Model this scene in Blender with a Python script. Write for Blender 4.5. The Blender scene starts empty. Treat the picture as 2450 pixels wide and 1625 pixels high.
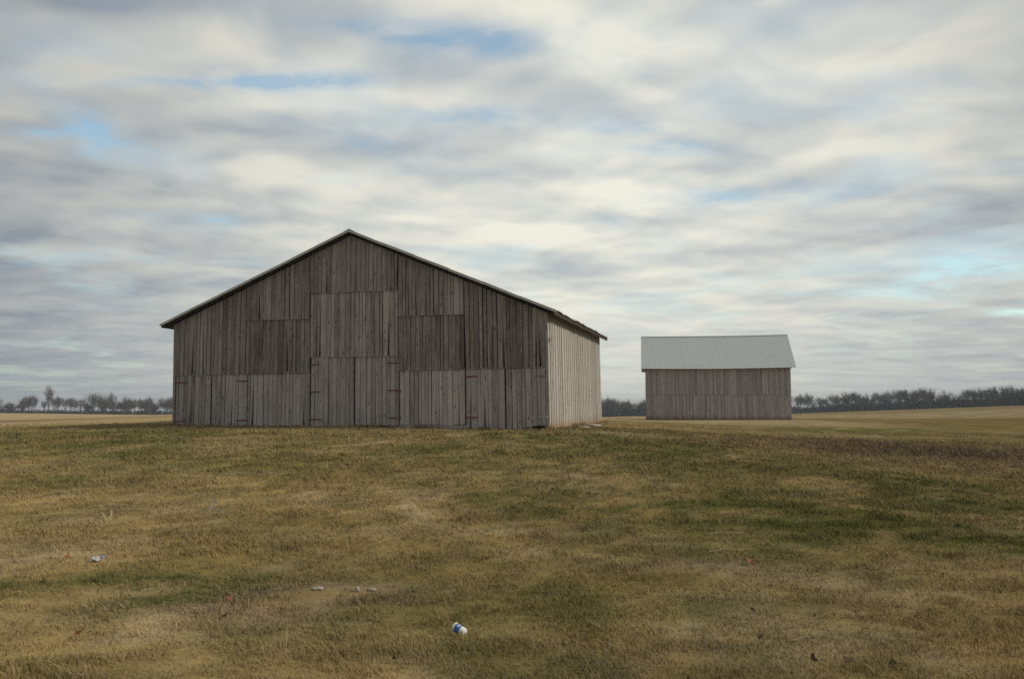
import bpy, bmesh, math, random
import numpy as np
from math import sin, cos, radians, pi
from mathutils import Vector, Matrix

R = random.Random(11)
EYE = 0.878                      # eye height above the ground at the barn's near corner
scn = bpy.context.scene
COL = scn.collection

# ------------------------------------------------------------------ camera
cam = bpy.data.cameras.new('camera')
cam.sensor_width = 36.0
cam.lens = 2000.0 / 2450.0 * 36.0
cam.clip_start = 0.1
cam.clip_end = 12000
camo = bpy.data.objects.new('camera', cam)
camo.location = (0, 0, EYE)
camo.rotation_euler = (radians(90 + 4.5), 0, 0)
COL.objects.link(camo)
scn.camera = camo

# ------------------------------------------------------------------ sun, sky, exposure
SUN_AZ = radians(97)             # clockwise from +Y
SUN_EL = radians(34)
sd = bpy.data.lights.new('sun', 'SUN')
sd.energy = 2.0
sd.angle = radians(12)
sd.color = (1.0, 0.93, 0.82)
so = bpy.data.objects.new('sun', sd)
sv = Vector((sin(SUN_AZ) * cos(SUN_EL), cos(SUN_AZ) * cos(SUN_EL), sin(SUN_EL)))
so.rotation_euler = sv.to_track_quat('Z', 'Y').to_euler()
so.location = sv * 60
COL.objects.link(so)

scn.view_settings.view_transform = 'Standard'
scn.view_settings.look = 'None'
scn.view_settings.exposure = 0.36
scn.view_settings.gamma = 1.0
scn.view_settings.use_curve_mapping = False
scn.cycles.use_denoising = False
scn.cycles.max_bounces = 6
scn.cycles.filter_width = 1.7


class NT:
    """small helper to write node trees as expressions"""
    def __init__(self, tree):
        self.t = tree; self.n = tree.nodes; self.l = tree.links
        self.n.clear()

    def new(self, kind, ins=None, **props):
        nd = self.n.new(kind)
        for k, v in props.items():
            setattr(nd, k, v)
        for k, v in (ins or {}).items():
            self.put(nd.inputs[k], v)
        return nd

    def put(self, sock, v):
        if isinstance(v, bpy.types.NodeSocket):
            self.l.new(v, sock)
        else:
            sock.default_value = v

    def m(self, op, a, b=0.0, c=0.0, clamp=False):
        nd = self.n.new('ShaderNodeMath'); nd.operation = op; nd.use_clamp = clamp
        self.put(nd.inputs[0], a); self.put(nd.inputs[1], b); self.put(nd.inputs[2], c)
        return nd.outputs[0]

    def add(self, *a):
        o = a[0]
        for b in a[1:]: o = self.m('ADD', o, b)
        return o

    def mul(self, *a):
        o = a[0]
        for b in a[1:]: o = self.m('MULTIPLY', o, b)
        return o

    def sub(self, a, b): return self.m('SUBTRACT', a, b)

    def step(self, v, lo, hi, a=0.0, b=1.0):
        nd = self.n.new('ShaderNodeMapRange'); nd.interpolation_type = 'SMOOTHSTEP'; nd.clamp = True
        for i, x in enumerate((v, lo, hi, a, b)): self.put(nd.inputs[i], x)
        return nd.outputs[0]

    def lin(self, v, lo, hi, a=0.0, b=1.0):
        nd = self.n.new('ShaderNodeMapRange'); nd.clamp = True
        for i, x in enumerate((v, lo, hi, a, b)): self.put(nd.inputs[i], x)
        return nd.outputs[0]

    def mix(self, f, a, b, mode='MIX'):
        nd = self.n.new('ShaderNodeMix'); nd.data_type = 'RGBA'; nd.blend_type = mode
        self.put(nd.inputs[0], f); self.put(nd.inputs[6], a); self.put(nd.inputs[7], b)
        return nd.outputs[2]

    def vec(self, x, y, z=0.0):
        nd = self.n.new('ShaderNodeCombineXYZ')
        self.put(nd.inputs[0], x); self.put(nd.inputs[1], y); self.put(nd.inputs[2], z)
        return nd.outputs[0]

    def noise(self, v, scale, detail=3.0, rough=0.5, dist=0.0, color=False):
        nd = self.n.new('ShaderNodeTexNoise')
        self.put(nd.inputs['Vector'], v); self.put(nd.inputs['Scale'], scale)
        self.put(nd.inputs['Detail'], detail); self.put(nd.inputs['Roughness'], rough)
        self.put(nd.inputs['Distortion'], dist)
        return nd.outputs['Color' if color else 0]


def rgba(c): return (c[0], c[1], c[2], 1.0)


# ---- world: Nishita sky seen through an altocumulus sheet (plane-projected, so it recedes to the horizon)
world = bpy.data.worlds.new('World')
scn.world = world
world.use_nodes = True
world.cycles.sampling_method = 'MANUAL'
world.cycles.sample_map_resolution = 512
w = NT(world.node_tree)
tc = w.new('ShaderNodeTexCoord')
sep = w.new('ShaderNodeSeparateXYZ', {0: tc.outputs['Generated']})
dx, dy, dz = sep.outputs
zz = w.m('ADD', w.m('MAXIMUM', dz, 0.0), 0.10)
pu = w.m('DIVIDE', dx, zz)
pv = w.m('DIVIDE', dy, zz)
sky = w.new('ShaderNodeTexSky', sky_type='NISHITA', sun_disc=False, sun_elevation=SUN_EL,
            sun_rotation=SUN_AZ, altitude=200.0, air_density=1.0, dust_density=1.2, ozone_density=1.0)
# rows of cloud run slightly across the view
cr, sr = cos(radians(14)), sin(radians(14))
ru = w.add(w.mul(pu, cr), w.mul(pv, sr))
rv = w.sub(w.mul(pv, cr), w.mul(pu, sr))
warp = w.noise(w.vec(ru, rv, 3.1), 1.6, 3.0, 0.5, 0.0, color=True)
wsep = w.new('ShaderNodeSeparateXYZ', {0: warp})
ru2 = w.add(ru, w.mul(w.sub(wsep.outputs[0], 0.5), 0.30))
rv2 = w.add(rv, w.mul(w.sub(wsep.outputs[1], 0.5), 0.30))
n_big = w.noise(w.vec(w.mul(ru2, 0.75), rv2, 7.3), 1.0, 2.0, 0.5)
n_mid = w.noise(w.vec(ru2, rv2, 1.7), 2.4, 3.0, 0.45)
n_sun = w.noise(w.vec(w.add(ru2, 0.04), w.add(rv2, 0.09), 1.7), 2.4, 3.0, 0.45)   # shifted: relief of the puffs
n_fin = w.noise(w.vec(ru2, rv2, 5.2), 7.0, 4.0, 0.55)
n_veil = w.noise(w.vec(ru2, rv2, 12.9), 2.2, 4.0, 0.5)
cell = w.new('ShaderNodeTexVoronoi', {'Vector': w.vec(w.mul(ru2, 0.62), rv2, 0.0), 'Scale': 2.5, 'Smoothness': 1.0, 'Randomness': 0.9},
             feature='SMOOTH_F1', voronoi_dimensions='2D').outputs['Distance']
lumn = w.add(w.mul(w.sub(n_big, 0.5), 0.85), w.mul(w.sub(n_mid, 0.5), 0.85), w.mul(w.sub(n_fin, 0.5), 0.26),
             w.mul(w.sub(n_mid, n_sun), 0.9), w.mul(w.sub(0.36, cell), 0.55))
# openings in the sheet: (u, v, ru, rv, strength)
GAPS = [
    (-0.09, 1.79, 0.14, 0.07, 1.0),
    (-0.33, 1.72, 0.14, 0.04, 0.55),
    (-0.22, 1.78, 0.11, 0.03, 0.4),
    (-0.57, 1.97, 0.18, 0.04, 1.0),
    (-0.81, 1.95, 0.16, 0.03, 0.55),
    (-1.12, 2.19, 0.07, 0.12, 0.8),
    (-1.12, 2.37, 0.10, 0.07, 0.85),
    (-1.24, 2.21, 0.09, 0.04, 0.5),
    (-0.04, 2.18, 0.19, 0.06, 0.6),
    (0.25, 2.25, 0.14, 0.05, 0.75),
    (0.48, 2.37, 0.14, 0.07, 0.5),
    (0.71, 2.82, 0.21, 0.11, 0.5),
    (1.95, 3.59, 0.25, 0.26, 0.62),
    (1.91, 4.05, 0.30, 0.17, 0.5),
    (2.65, 4.37, 0.13, 0.10, 0.8),
    (-1.07, 3.02, 0.09, 0.08, 0.5),
    (0.03, 3.44, 0.10, 0.06, 0.4),
    (-0.42, 2.35, 0.07, 0.06, 0.3),
]
gap = 0.0
for (gu, gv, gru, grv, ga) in GAPS:
    e = w.add(w.m('POWER', w.m('DIVIDE', w.sub(w.add(pu, w.mul(w.sub(wsep.outputs[1], 0.5), gru)), gu), gru), 2.0),
              w.m('POWER', w.m('DIVIDE', w.sub(w.add(pv, w.mul(w.sub(wsep.outputs[0], 0.5), grv)), gv), grv), 2.0))
    gap = w.add(gap, w.mul(w.m('EXPONENT', w.mul(e, -1.0)), ga))
low = w.m('EXPONENT', w.mul(dz, -9.0))                 # 1 at the horizon
cover = w.sub(w.step(n_veil, 0.32, 0.52, 0.78, 1.0), w.mul(gap, w.step(n_fin, 0.68, 0.36, 0.35, 1.15)))
cover = w.m('MAXIMUM', w.m('MINIMUM', cover, 1.0), 0.28)
# broad brighter lobe ahead, slightly right: part thin cloud, part lens vignette painted in
lobe = w.add(w.mul(dx, 0.086), w.mul(dy, 0.975), w.mul(dz, 0.205))
bright = w.m('POWER', w.lin(lobe, 0.78, 0.995), 1.3)
lum = w.lin(w.add(w.mul(lumn, w.sub(1.0, w.mul(low, 0.45))), w.mul(bright, 0.14)), -0.26, 0.36)
CREAM = (7.1, 6.95, 6.0, 1.0)
GREY = (3.4, 3.82, 4.1, 1.0)
cloud = w.mix(lum, GREY, CREAM)
gain = w.lin(bright, 0.0, 1.0, 0.58, 1.0)
cloud = w.mix(1.0, cloud, w.vec(gain, w.m('POWER', gain, 0.96), w.m('POWER', gain, 0.82)), 'MULTIPLY')
air = w.mix(bright, (2.0, 2.4, 2.75, 1.0), (5.3, 5.35, 4.85, 1.0))
cloud = w.mix(w.mul(low, 0.70), cloud, air)
skyc = w.mix(1.0, sky.outputs[0], (1.35, 1.55, 1.4, 1.0), 'MULTIPLY')
final = w.mix(cover, skyc, cloud)
bg = w.new('ShaderNodeBackground', {'Color': final, 'Strength': 0.1})
wo = w.new('ShaderNodeOutputWorld', {'Surface': bg.outputs[0]})


# ------------------------------------------------------------------ generic helpers
def tag(o, label=None, cat=None, group=None, kind=None):
    if label: o['label'] = label
    if cat: o['category'] = cat
    if group: o['group'] = group
    if kind: o['kind'] = kind
    return o


def empty(name, loc, rz=0.0):
    o = bpy.data.objects.new(name, None)
    o.empty_display_size = 0.3
    o.location = loc; o.rotation_euler = (0, 0, rz)
    COL.objects.link(o)
    return o


class MB:
    """collects polygons with per-vertex attributes and links them as ONE mesh object"""
    def __init__(self):
        self.v = []; self.f = []; self.tone = []; self.grain = []; self.mud = []

    def poly(self, pts, faces, tone=0.5, grain=None, mud=0.0):
        b = len(self.v)
        self.v += [tuple(p) for p in pts]
        self.f += [tuple(i + b for i in fc) for fc in faces]
        self.tone += [tone] * len(pts)
        self.grain += grain if grain else [(p[0], p[2], p[1]) for p in pts]
        self.mud += [mud] * len(pts)

    def hexa(self, p, tone=0.5, grain=None, mud=0.0):
        self.poly(p, [(0, 3, 2, 1), (4, 5, 6, 7), (0, 1, 5, 4), (1, 2, 6, 5), (2, 3, 7, 6), (3, 0, 4, 7)], tone, grain, mud)

    def box(self, c, d, tone=0.5, mud=0.0):
        x, y, z = c; a, b, h = d[0] / 2, d[1] / 2, d[2] / 2
        self.hexa([(x - a, y - b, z - h), (x + a, y - b, z - h), (x + a, y + b, z - h), (x - a, y + b, z - h),
                   (x - a, y - b, z + h), (x + a, y - b, z + h), (x + a, y + b, z + h), (x - a, y + b, z + h)], tone, None, mud)

    def beam(self, a, b, wx, wy, tone=0.5, up=(0, 0, 1)):
        a = Vector(a); b = Vector(b); d = (b - a).normalized()
        sx = d.cross(Vector(up))
        if sx.length < 1e-4: sx = d.cross(Vector((1, 0, 0)))
        sx.normalize(); sy = sx.cross(d).normalized()
        p = []
        for q in (a, b):
            for i, j in ((-1, -1), (1, -1), (1, 1), (-1, 1)):
                p.append(q + sx * i * wx / 2 + sy * j * wy / 2)
        self.hexa(p, tone)

    def tube(self, pts, rad, n=6, tone=0.5, cap=True):
        pts = [Vector(p) for p in pts]
        b = len(self.v); m = len(pts)
        for i, p in enumerate(pts):
            d = (pts[min(i + 1, m - 1)] - pts[max(i - 1, 0)]).normalized()
            s = d.cross(Vector((0.13, 0.31, 0.94)))
            if s.length < 1e-3: s = d.cross(Vector((1, 0, 0)))
            s.normalize(); t = s.cross(d)
            r = rad[i] if isinstance(rad, (list, tuple)) else rad
            for k in range(n):
                a = 2 * pi * k / n
                self.v.append(tuple(p + s * cos(a) * r + t * sin(a) * r))
                self.tone.append(tone); self.grain.append((k * 0.1, i * 0.2, 0.3)); self.mud.append(0.0)
        for i in range(m - 1):
            for k in range(n):
                k2 = (k + 1) % n
                self.f.append((b + i * n + k, b + i * n + k2, b + (i + 1) * n + k2, b + (i + 1) * n + k))
        if cap:
            self.f.append(tuple(b + k for k in range(n - 1, -1, -1)))
            self.f.append(tuple(b + (m - 1) * n + k for k in range(n)))

    def mesh(self, name, mat, smooth=False):
        me = bpy.data.meshes.new(name)
        me.from_pydata(self.v, [], self.f)
        a = me.attributes.new('tone', 'FLOAT', 'POINT'); a.data.foreach_set('value', self.tone)
        a = me.attributes.new('mud', 'FLOAT', 'POINT'); a.data.foreach_set('value', self.mud)
        a = me.attributes.new('grain', 'FLOAT_VECTOR', 'POINT')
        a.data.foreach_set('vector', [c for g in self.grain for c in g])
        if mat: me.materials.append(mat)
        if smooth: me.polygons.foreach_set('use_smooth', [True] * len(me.polygons))
        me.update()
        return me

    def build(self, name, mat, parent=None, smooth=False, loc=None):
        o = bpy.data.objects.new(name, self.mesh(name, mat, smooth))
        if loc: o.location = loc
        COL.objects.link(o)
        o.parent = parent
        return o


def material(name):
    mt = bpy.data.materials.new(name); mt.use_nodes = True
    t = NT(mt.node_tree)
    bs = t.new('ShaderNodeBsdfPrincipled')
    t.new('ShaderNodeOutputMaterial', {'Surface': bs.outputs[0]})
    return mt, t, bs


def attr(t, name, out='Fac'):
    return t.new('ShaderNodeAttribute', attribute_name=name).outputs[out]


# ------------------------------------------------------------------ materials
def wood_material(name, dark, light, mudc=(0.20, 0.105, 0.045)):
    mt, t, b = material(name)
    g = t.new('ShaderNodeSeparateXYZ', {0: attr(t, 'grain', 'Vector')})
    u, v, s = g.outputs
    tone = attr(t, 'tone')
    fine = t.noise(t.vec(t.mul(u, 70.0), t.mul(v, 1.6), t.mul(s, 31.0)), 1.0, 4.0, 0.62)
    streak = t.noise(t.vec(t.mul(u, 13.0), t.mul(v, 0.55), t.mul(s, 17.0)), 1.0, 3.0, 0.55)
    blot = t.noise(t.vec(t.mul(u, 2.5), t.mul(v, 1.3), t.mul(s, 9.0)), 1.0, 4.0, 0.6)
    k = t.add(tone, t.mul(t.sub(fine, 0.5), 0.60), t.mul(t.sub(streak, 0.5), 1.0), t.mul(t.sub(blot, 0.5), 0.6))
    col = t.mix(t.m('ADD', k, 0.0, clamp=True), rgba(dark), rgba(light))
    # some boards browner than others
    warm = t.noise(t.vec(t.mul(s, 53.0), 0.0, 0.0), 1.0, 0.0)
    col = t.mix(t.step(warm, 0.45, 0.75, 0.0, 0.35), col, t.mix(0.5, col, (0.15, 0.105, 0.07, 1.0)))
    # knots
    vo = t.new('ShaderNodeTexVoronoi', {'Vector': t.vec(t.mul(u, 9.0), t.mul(v, 2.6), t.mul(s, 23.0)), 'Scale': 1.0, 'Randomness': 1.0})
    vsel = t.new('ShaderNodeSeparateColor', {0: vo.outputs['Color']}).outputs[0]
    knot = t.mul(t.step(vo.outputs['Distance'], 0.30, 0.08), t.step(vsel, 0.60, 0.64))
    col = t.mix(t.mul(knot, 0.8), col, (0.02, 0.016, 0.013, 1.0))
    # cracks along the grain
    ck = t.noise(t.vec(t.mul(u, 45.0), t.mul(v, 0.35), t.mul(s, 41.0)), 1.0, 1.0, 0.5)
    crack = t.step(t.m('ABSOLUTE', t.sub(ck, 0.5)), 0.018, 0.0)
    crack = t.mul(crack, t.step(streak, 0.5, 0.6))
    col = t.mix(t.mul(crack, 0.7), col, (0.02, 0.017, 0.015, 1.0))
    # mud splashed up from the ground
    mud = attr(t, 'mud')
    h = t.add(v, t.mul(t.sub(t.noise(t.vec(t.mul(t.add(u, t.mul(s, 3.0)), 3.0), t.mul(v, 0.8), s), 1.0, 3.0, 0.6), 0.5), 0.9))
    mf = t.mul(mud, t.step(h, 0.42, -0.05))
    col = t.mix(mf, col, rgba(mudc))
    bump = t.new('ShaderNodeBump', {'Height': t.add(fine, t.mul(crack, -1.2), t.mul(knot, -0.5)), 'Strength': 0.35, 'Distance': 0.004})
    t.put(b.inputs['Base Color'], col)
    t.put(b.inputs['Roughness'], 0.92)
    b.inputs['Specular IOR Level'].default_value = 0.15
    t.put(b.inputs['Normal'], bump.outputs[0])
    return mt


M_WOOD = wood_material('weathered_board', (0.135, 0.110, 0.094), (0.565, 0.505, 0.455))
M_PALE = wood_material('pale_board', (0.30, 0.275, 0.235), (0.58, 0.545, 0.475), (0.36, 0.215, 0.11))  # paler tones than the front boards
M_SHED = wood_material('weathered_shed_board', (0.190, 0.170, 0.164), (0.54, 0.495, 0.475), (0.17, 0.10, 0.05))
M_BEAM = wood_material('dark_timber', (0.05, 0.04, 0.033), (0.12, 0.10, 0.08))


def metal_material(name, base, rust_amt, scale):
    mt, t, b = material(name)
    tc = t.new('ShaderNodeTexCoord').outputs['Object']
    n = t.noise(tc, 1.3, 4.0, 0.6)
    r = t.noise(tc, scale, 5.0, 0.65)
    sp = t.new('ShaderNodeSeparateXYZ', {0: tc})
    st = t.noise(t.vec(t.mul(sp.outputs[0], 2.2), t.mul(sp.outputs[1], 0.4), t.mul(sp.outputs[2], 0.4)), 1.0, 3.0, 0.5)
    col = t.mix(t.add(t.mul(n, 0.6), t.mul(st, 0.4)), rgba([c * 0.88 for c in base]), rgba([c * 1.10 for c in base]))
    rf = t.step(r, 0.66 - rust_amt, 0.74 - rust_amt)
    col = t.mix(t.mul(rf, 0.85), col, (0.13, 0.055, 0.028, 1.0))
    t.put(b.inputs['Base Color'], col)
    b.inputs['Metallic'].default_value = 0.15
    t.put(b.inputs['Roughness'], t.lin(n, 0.2, 0.8, 0.5, 0.7))
    return mt


M_SHEDROOF = metal_material('galvanised_roofing', (0.44, 0.455, 0.43), -0.06, 2.0)
M_ROOF = metal_material('weathered_barn_roofing', (0.48, 0.46, 0.41), 0.04, 1.1)
M_EDGE = metal_material('dull_roof_edge', (0.20, 0.18, 0.155), 0.05, 3.0)
M_HINGE = metal_material('red_oxide_hinge', (0.20, 0.055, 0.042), 0.02, 9.0)
M_GREYHINGE = metal_material('bare_steel_hinge', (0.42, 0.41, 0.38), -0.05, 9.0)


def matte(name):
    mt = bpy.data.materials.new(name); mt.use_nodes = True
    t = NT(mt.node_tree)
    bs = t.new('ShaderNodeBsdfDiffuse', {'Roughness': 0.6})
    t.new('ShaderNodeOutputMaterial', {'Surface': bs.outputs[0]})
    return mt, t, bs


def matte_plain(name, col, var, scale):
    mt, t, b = matte(name)
    n = t.noise(t.new('ShaderNodeTexCoord').outputs['Object'], scale, 4.0, 0.6)
    t.put(b.inputs['Color'], t.mix(n, rgba([x * (1 - var) for x in col]), rgba([x * (1 + var) for x in col])))
    return mt


def plain(name, col, rough=0.8, var=0.25, scale=30.0):
    mt, t, b = material(name)
    tc = t.new('ShaderNodeTexCoord').outputs['Object']
    n = t.noise(tc, scale, 4.0, 0.6)
    c = t.mix(n, rgba([x * (1 - var) for x in col]), rgba([min(1, x * (1 + var)) for x in col]))
    t.put(b.inputs['Base Color'], c)
    b.inputs['Roughness'].default_value = rough
    b.inputs['Specular IOR Level'].default_value = 0.25
    return mt


M_BARK = matte_plain('bare_bark', (0.085, 0.076, 0.072), 0.3, 1.0)
M_TWIG = matte_plain('bare_twig', (0.12, 0.107, 0.10), 0.3, 0.6)
M_THICKET = matte_plain('dark_thicket', (0.045, 0.038, 0.034), 0.4, 0.4)
M_STONE = plain('limestone', (0.36, 0.32, 0.26), 0.9, 0.3, 14.0)
M_CONC = plain('old_concrete', (0.34, 0.32, 0.27), 0.9, 0.25, 6.0)

# ------------------------------------------------------------------ terrain functions
_rng = np.random.default_rng(5)
_TAB = _rng.random((256, 256))


def vnoise(x, y):
    xi = np.floor(x).astype(np.int64); yi = np.floor(y).astype(np.int64)
    fx = x - xi; fy = y - yi
    fx = fx * fx * (3 - 2 * fx); fy = fy * fy * (3 - 2 * fy)
    a = _TAB[xi & 255, yi & 255]; b = _TAB[(xi + 1) & 255, yi & 255]
    c = _TAB[xi & 255, (yi + 1) & 255]; d = _TAB[(xi + 1) & 255, (yi + 1) & 255]
    return (a * (1 - fx) + b * fx) * (1 - fy) + (c * (1 - fx) + d * fx) * fy


def fbm(x, y, octv=4, gain=0.5):
    s = 0; a = 1.0; tot = 0
    for o in range(octv):
        s = s + a * vnoise(x * 2.03 ** o + 17.3 * o, y * 2.03 ** o + 9.1 * o)
        tot += a; a *= gain
    return s / tot


# spot heights of the ground (x, y, z), z = 0 at the barn
SPOTS = [
    (0, -60, -0.9), (-60, -60, -1.2), (60, -60, -1.2), (0, 0, -0.77), (-8, 0, -0.78), (8, 0, -0.8),
    (0, 5, -0.93), (-5, 7, -1.03), (0, 7.3, -1.03), (5, 7.3, -1.03), (-7, 12, -0.95), (0, 12.5, -0.93), (7, 12, -1.0),
    (-12, 20, -0.62), (-4, 20, -0.52), (3, 20, -0.52), (9, 20, -0.75),
    (-14, 28, -0.22), (-6, 27.5, -0.17), (1, 27, -0.16), (10, 28, -0.55), (17, 30, -0.75),
    (-14.2, 35.2, 0.0), (-6.4, 33, 0.02), (1.4, 31, -0.03), (4.6, 43, -0.06), (-3, 45, 0.0), (-11, 47, 0.0),
    (-20, 38, -0.08), (-28, 45, -0.18), (-40, 62, -0.45), (-60, 90, -0.75), (9, 45, -0.22), (20, 50, -0.55), (32, 55, -0.75),
    (12, 76, -0.44), (25, 74, -0.44), (20, 84, -0.5), (50, 90, -0.7), (72, 120, -0.8), (40, 120, -0.85),
    (-256, 420, -3.35), (-172, 420, -4.4), (-60, 420, -4.9), (55, 420, -5.1), (140, 420, -3.55), (169, 360, -0.95), (183, 300, 0.75),
    (260, 300, 3.0), (-110, 180, -1.6), (10, 180, -1.8), (90, 220, -1.3), (-420, 420, -2.5),
    (-2500, 3000, -60), (0, 3000, -70), (2500, 3000, -50), (2500, 0, -20), (-2500, 0, -20), (0, 1000, -18), (500, 700, -6), (-600, 900, -15),
]
_S = np.array(SPOTS, float)


def _warp(x, y): return np.arcsinh(np.asarray(x) / 14.0), np.arcsinh((np.asarray(y) - 8.0) / 14.0)


_su, _sv = _warp(_S[:, 0], _S[:, 1])
_n = len(_S)
_K = ((_su[:, None] - _su[None]) ** 2 + (_sv[:, None] - _sv[None]) ** 2) ** 0.75
_A = np.zeros((_n + 3, _n + 3)); _A[:_n, :_n] = _K - np.eye(_n) * 0.002
_A[:_n, _n] = 1; _A[:_n, _n + 1] = _su; _A[:_n, _n + 2] = _sv; _A[_n:, :_n] = _A[:_n, _n:].T
_C = np.linalg.solve(_A, np.concatenate([_S[:, 2], [0, 0, 0]]))


def base_height(x, y):
    u, v = _warp(x, y)
    h = _C[_n] + _C[_n + 1] * u + _C[_n + 2] * v
    for i in range(_n):
        h = h + _C[i] * ((u - _su[i]) ** 2 + (v - _sv[i]) ** 2) ** 0.75
    return h


def height(x, y):
    x = np.asarray(x, float); y = np.asarray(y, float)
    h = base_height(x, y)
    near = np.exp(-(np.maximum(np.hypot(x, y) - 20, 0) / 45.0) ** 2)
    h = h + near * ((fbm(x * 0.55 + 31, y * 0.55 + 7, 3) - 0.5) * 0.10 + (fbm(x * 2.3, y * 2.3 + 3, 2) - 0.5) * 0.035)
    far = 1 - near
    return h + far * (fbm(x * 0.03 + 5, y * 0.03, 3) - 0.5) * 0.25


def H(x, y): return float(height(np.array([x]), np.array([y]))[0])


# patches of the lawn (x, y, rx, ry, weight)
P_GREEN = [
    (-13.4, 26.2, 5.51, 6.30, 0.55),
    (-2.5, 28.6, 10.00, 6.01, 0.35),
    (-2.9, 9.0, 0.50, 0.57, 0.9),
    (-4.0, 9.2, 0.83, 0.58, 0.6),
    (-4.0, 8.1, 1.06, 0.44, 0.35),
    (4.2, 13.8, 2.89, 2.09, 0.65),
    (8.9, 17.6, 2.20, 4.51, 0.5),
    (5.0, 23.7, 3.09, 4.61, 0.6),
    (6.6, 11.9, 1.19, 1.92, 0.6),
    (-1.0, 9.2, 0.73, 0.46, 0.45),
    (2.5, 10.9, 0.98, 0.51, 0.45),
    (0.8, 6.1, 0.67, 0.24, 0.6),
    (2.0, 6.5, 0.85, 0.37, 0.4),
    (-3.7, 9.7, 0.73, 0.34, 0.5),
    (1.1, 12.4, 0.74, 0.66, 0.3),
    (-3.3, 6.1, 0.42, 0.24, 0.4),
    (24.7, 53.8, 10.76, 15.32, 0.5),
]
P_STRAW = [
    (-7.2, 16.2, 3.39, 2.12, 0.5),
    (-0.6, 15.6, 3.73, 2.08, 0.5),
    (-1.3, 11.3, 2.37, 1.21, 0.45),
    (-5.9, 31.8, 7.94, 2.97, 0.4),
    (2.1, 18.8, 1.13, 2.00, 0.4),
    (0.1, 7.1, 1.25, 0.60, 0.35),
    (-1.9, 7.4, 1.12, 0.36, 0.3),
    (1.5, 39.9, 6.59, 6.69, 0.7),
]
P_BROWN = [
    (-2.0, 8.65, 1.0, 0.55, 1.1),
    (-2.6, 8.05, 0.8, 0.28, 1.0),
    (-2.3, 7.8, 0.47, 0.31, 0.6),
    (2.3, 10.1, 0.86, 0.44, 0.6),
    (-42.1, 72.6, 6.90, 27.60, 0.9),
    (0.7, 6.2, 0.44, 0.11, 0.4),
    (1.4, 6.7, 0.61, 0.18, 0.4),
]
P_WEED = [(14.0, 28.9, 5.2, 5.6, 0.95), (11.6, 32.2, 2.6, 3.2, 0.7), (20.0, 27.0, 4.0, 4.5, 0.9)]
P_DEEP = [(-2.95, 9.15, 0.75, 0.5, 1.3), (-3.5, 8.5, 0.7, 0.35, 1.1), (-4.1, 9.3, 0.95, 0.45, 1.0), (-4.9, 9.0, 0.8, 0.4, 0.7), (-1.0, 9.1, 0.6, 0.3, 0.5), (4.8, 13.2, 2.6, 1.5, 0.55), (6.9, 12.0, 1.4, 1.6, 0.7), (9.2, 16.8, 1.8, 3.0, 0.6),
          (-14.0, 26.5, 3.5, 4.2, 0.5), (1.6, 6.0, 0.5, 0.16, 0.7), (2.2, 6.4, 0.7, 0.2, 0.5)]


def patches(lst, x, y, wob):
    s = np.zeros_like(x)
    for (cx, cy, rx, ry, a) in lst:
        e = ((x - cx) / rx) ** 2 + ((y - cy) / ry) ** 2
        s = np.maximum(s, a * np.exp(-np.clip(e * (0.6 + 1.0 * wob), 0, 30)))
    return s


C_STRAW = np.array([0.330, 0.236, 0.102]); C_GREEN = np.array([0.109, 0.109, 0.028])
C_BROWN = np.array([0.253, 0.179, 0.120]); C_OLIVE = np.array([0.225, 0.165, 0.060])
C_FIELD = np.array([0.368, 0.276, 0.143]); C_SOIL = np.array([0.150, 0.105, 0.070])
C_LITE = np.array([0.391, 0.299, 0.170]); C_DEEP = np.array([0.062, 0.074, 0.020]); C_WEED = np.array([0.165, 0.115, 0.080])


def ss(v, lo, hi):
    t = np.clip((v - lo) / (hi - lo), 0, 1); return t * t * (3 - 2 * t)


def lerp(a, b, f): return a * (1 - f[:, None]) + b * f[:, None]


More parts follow.
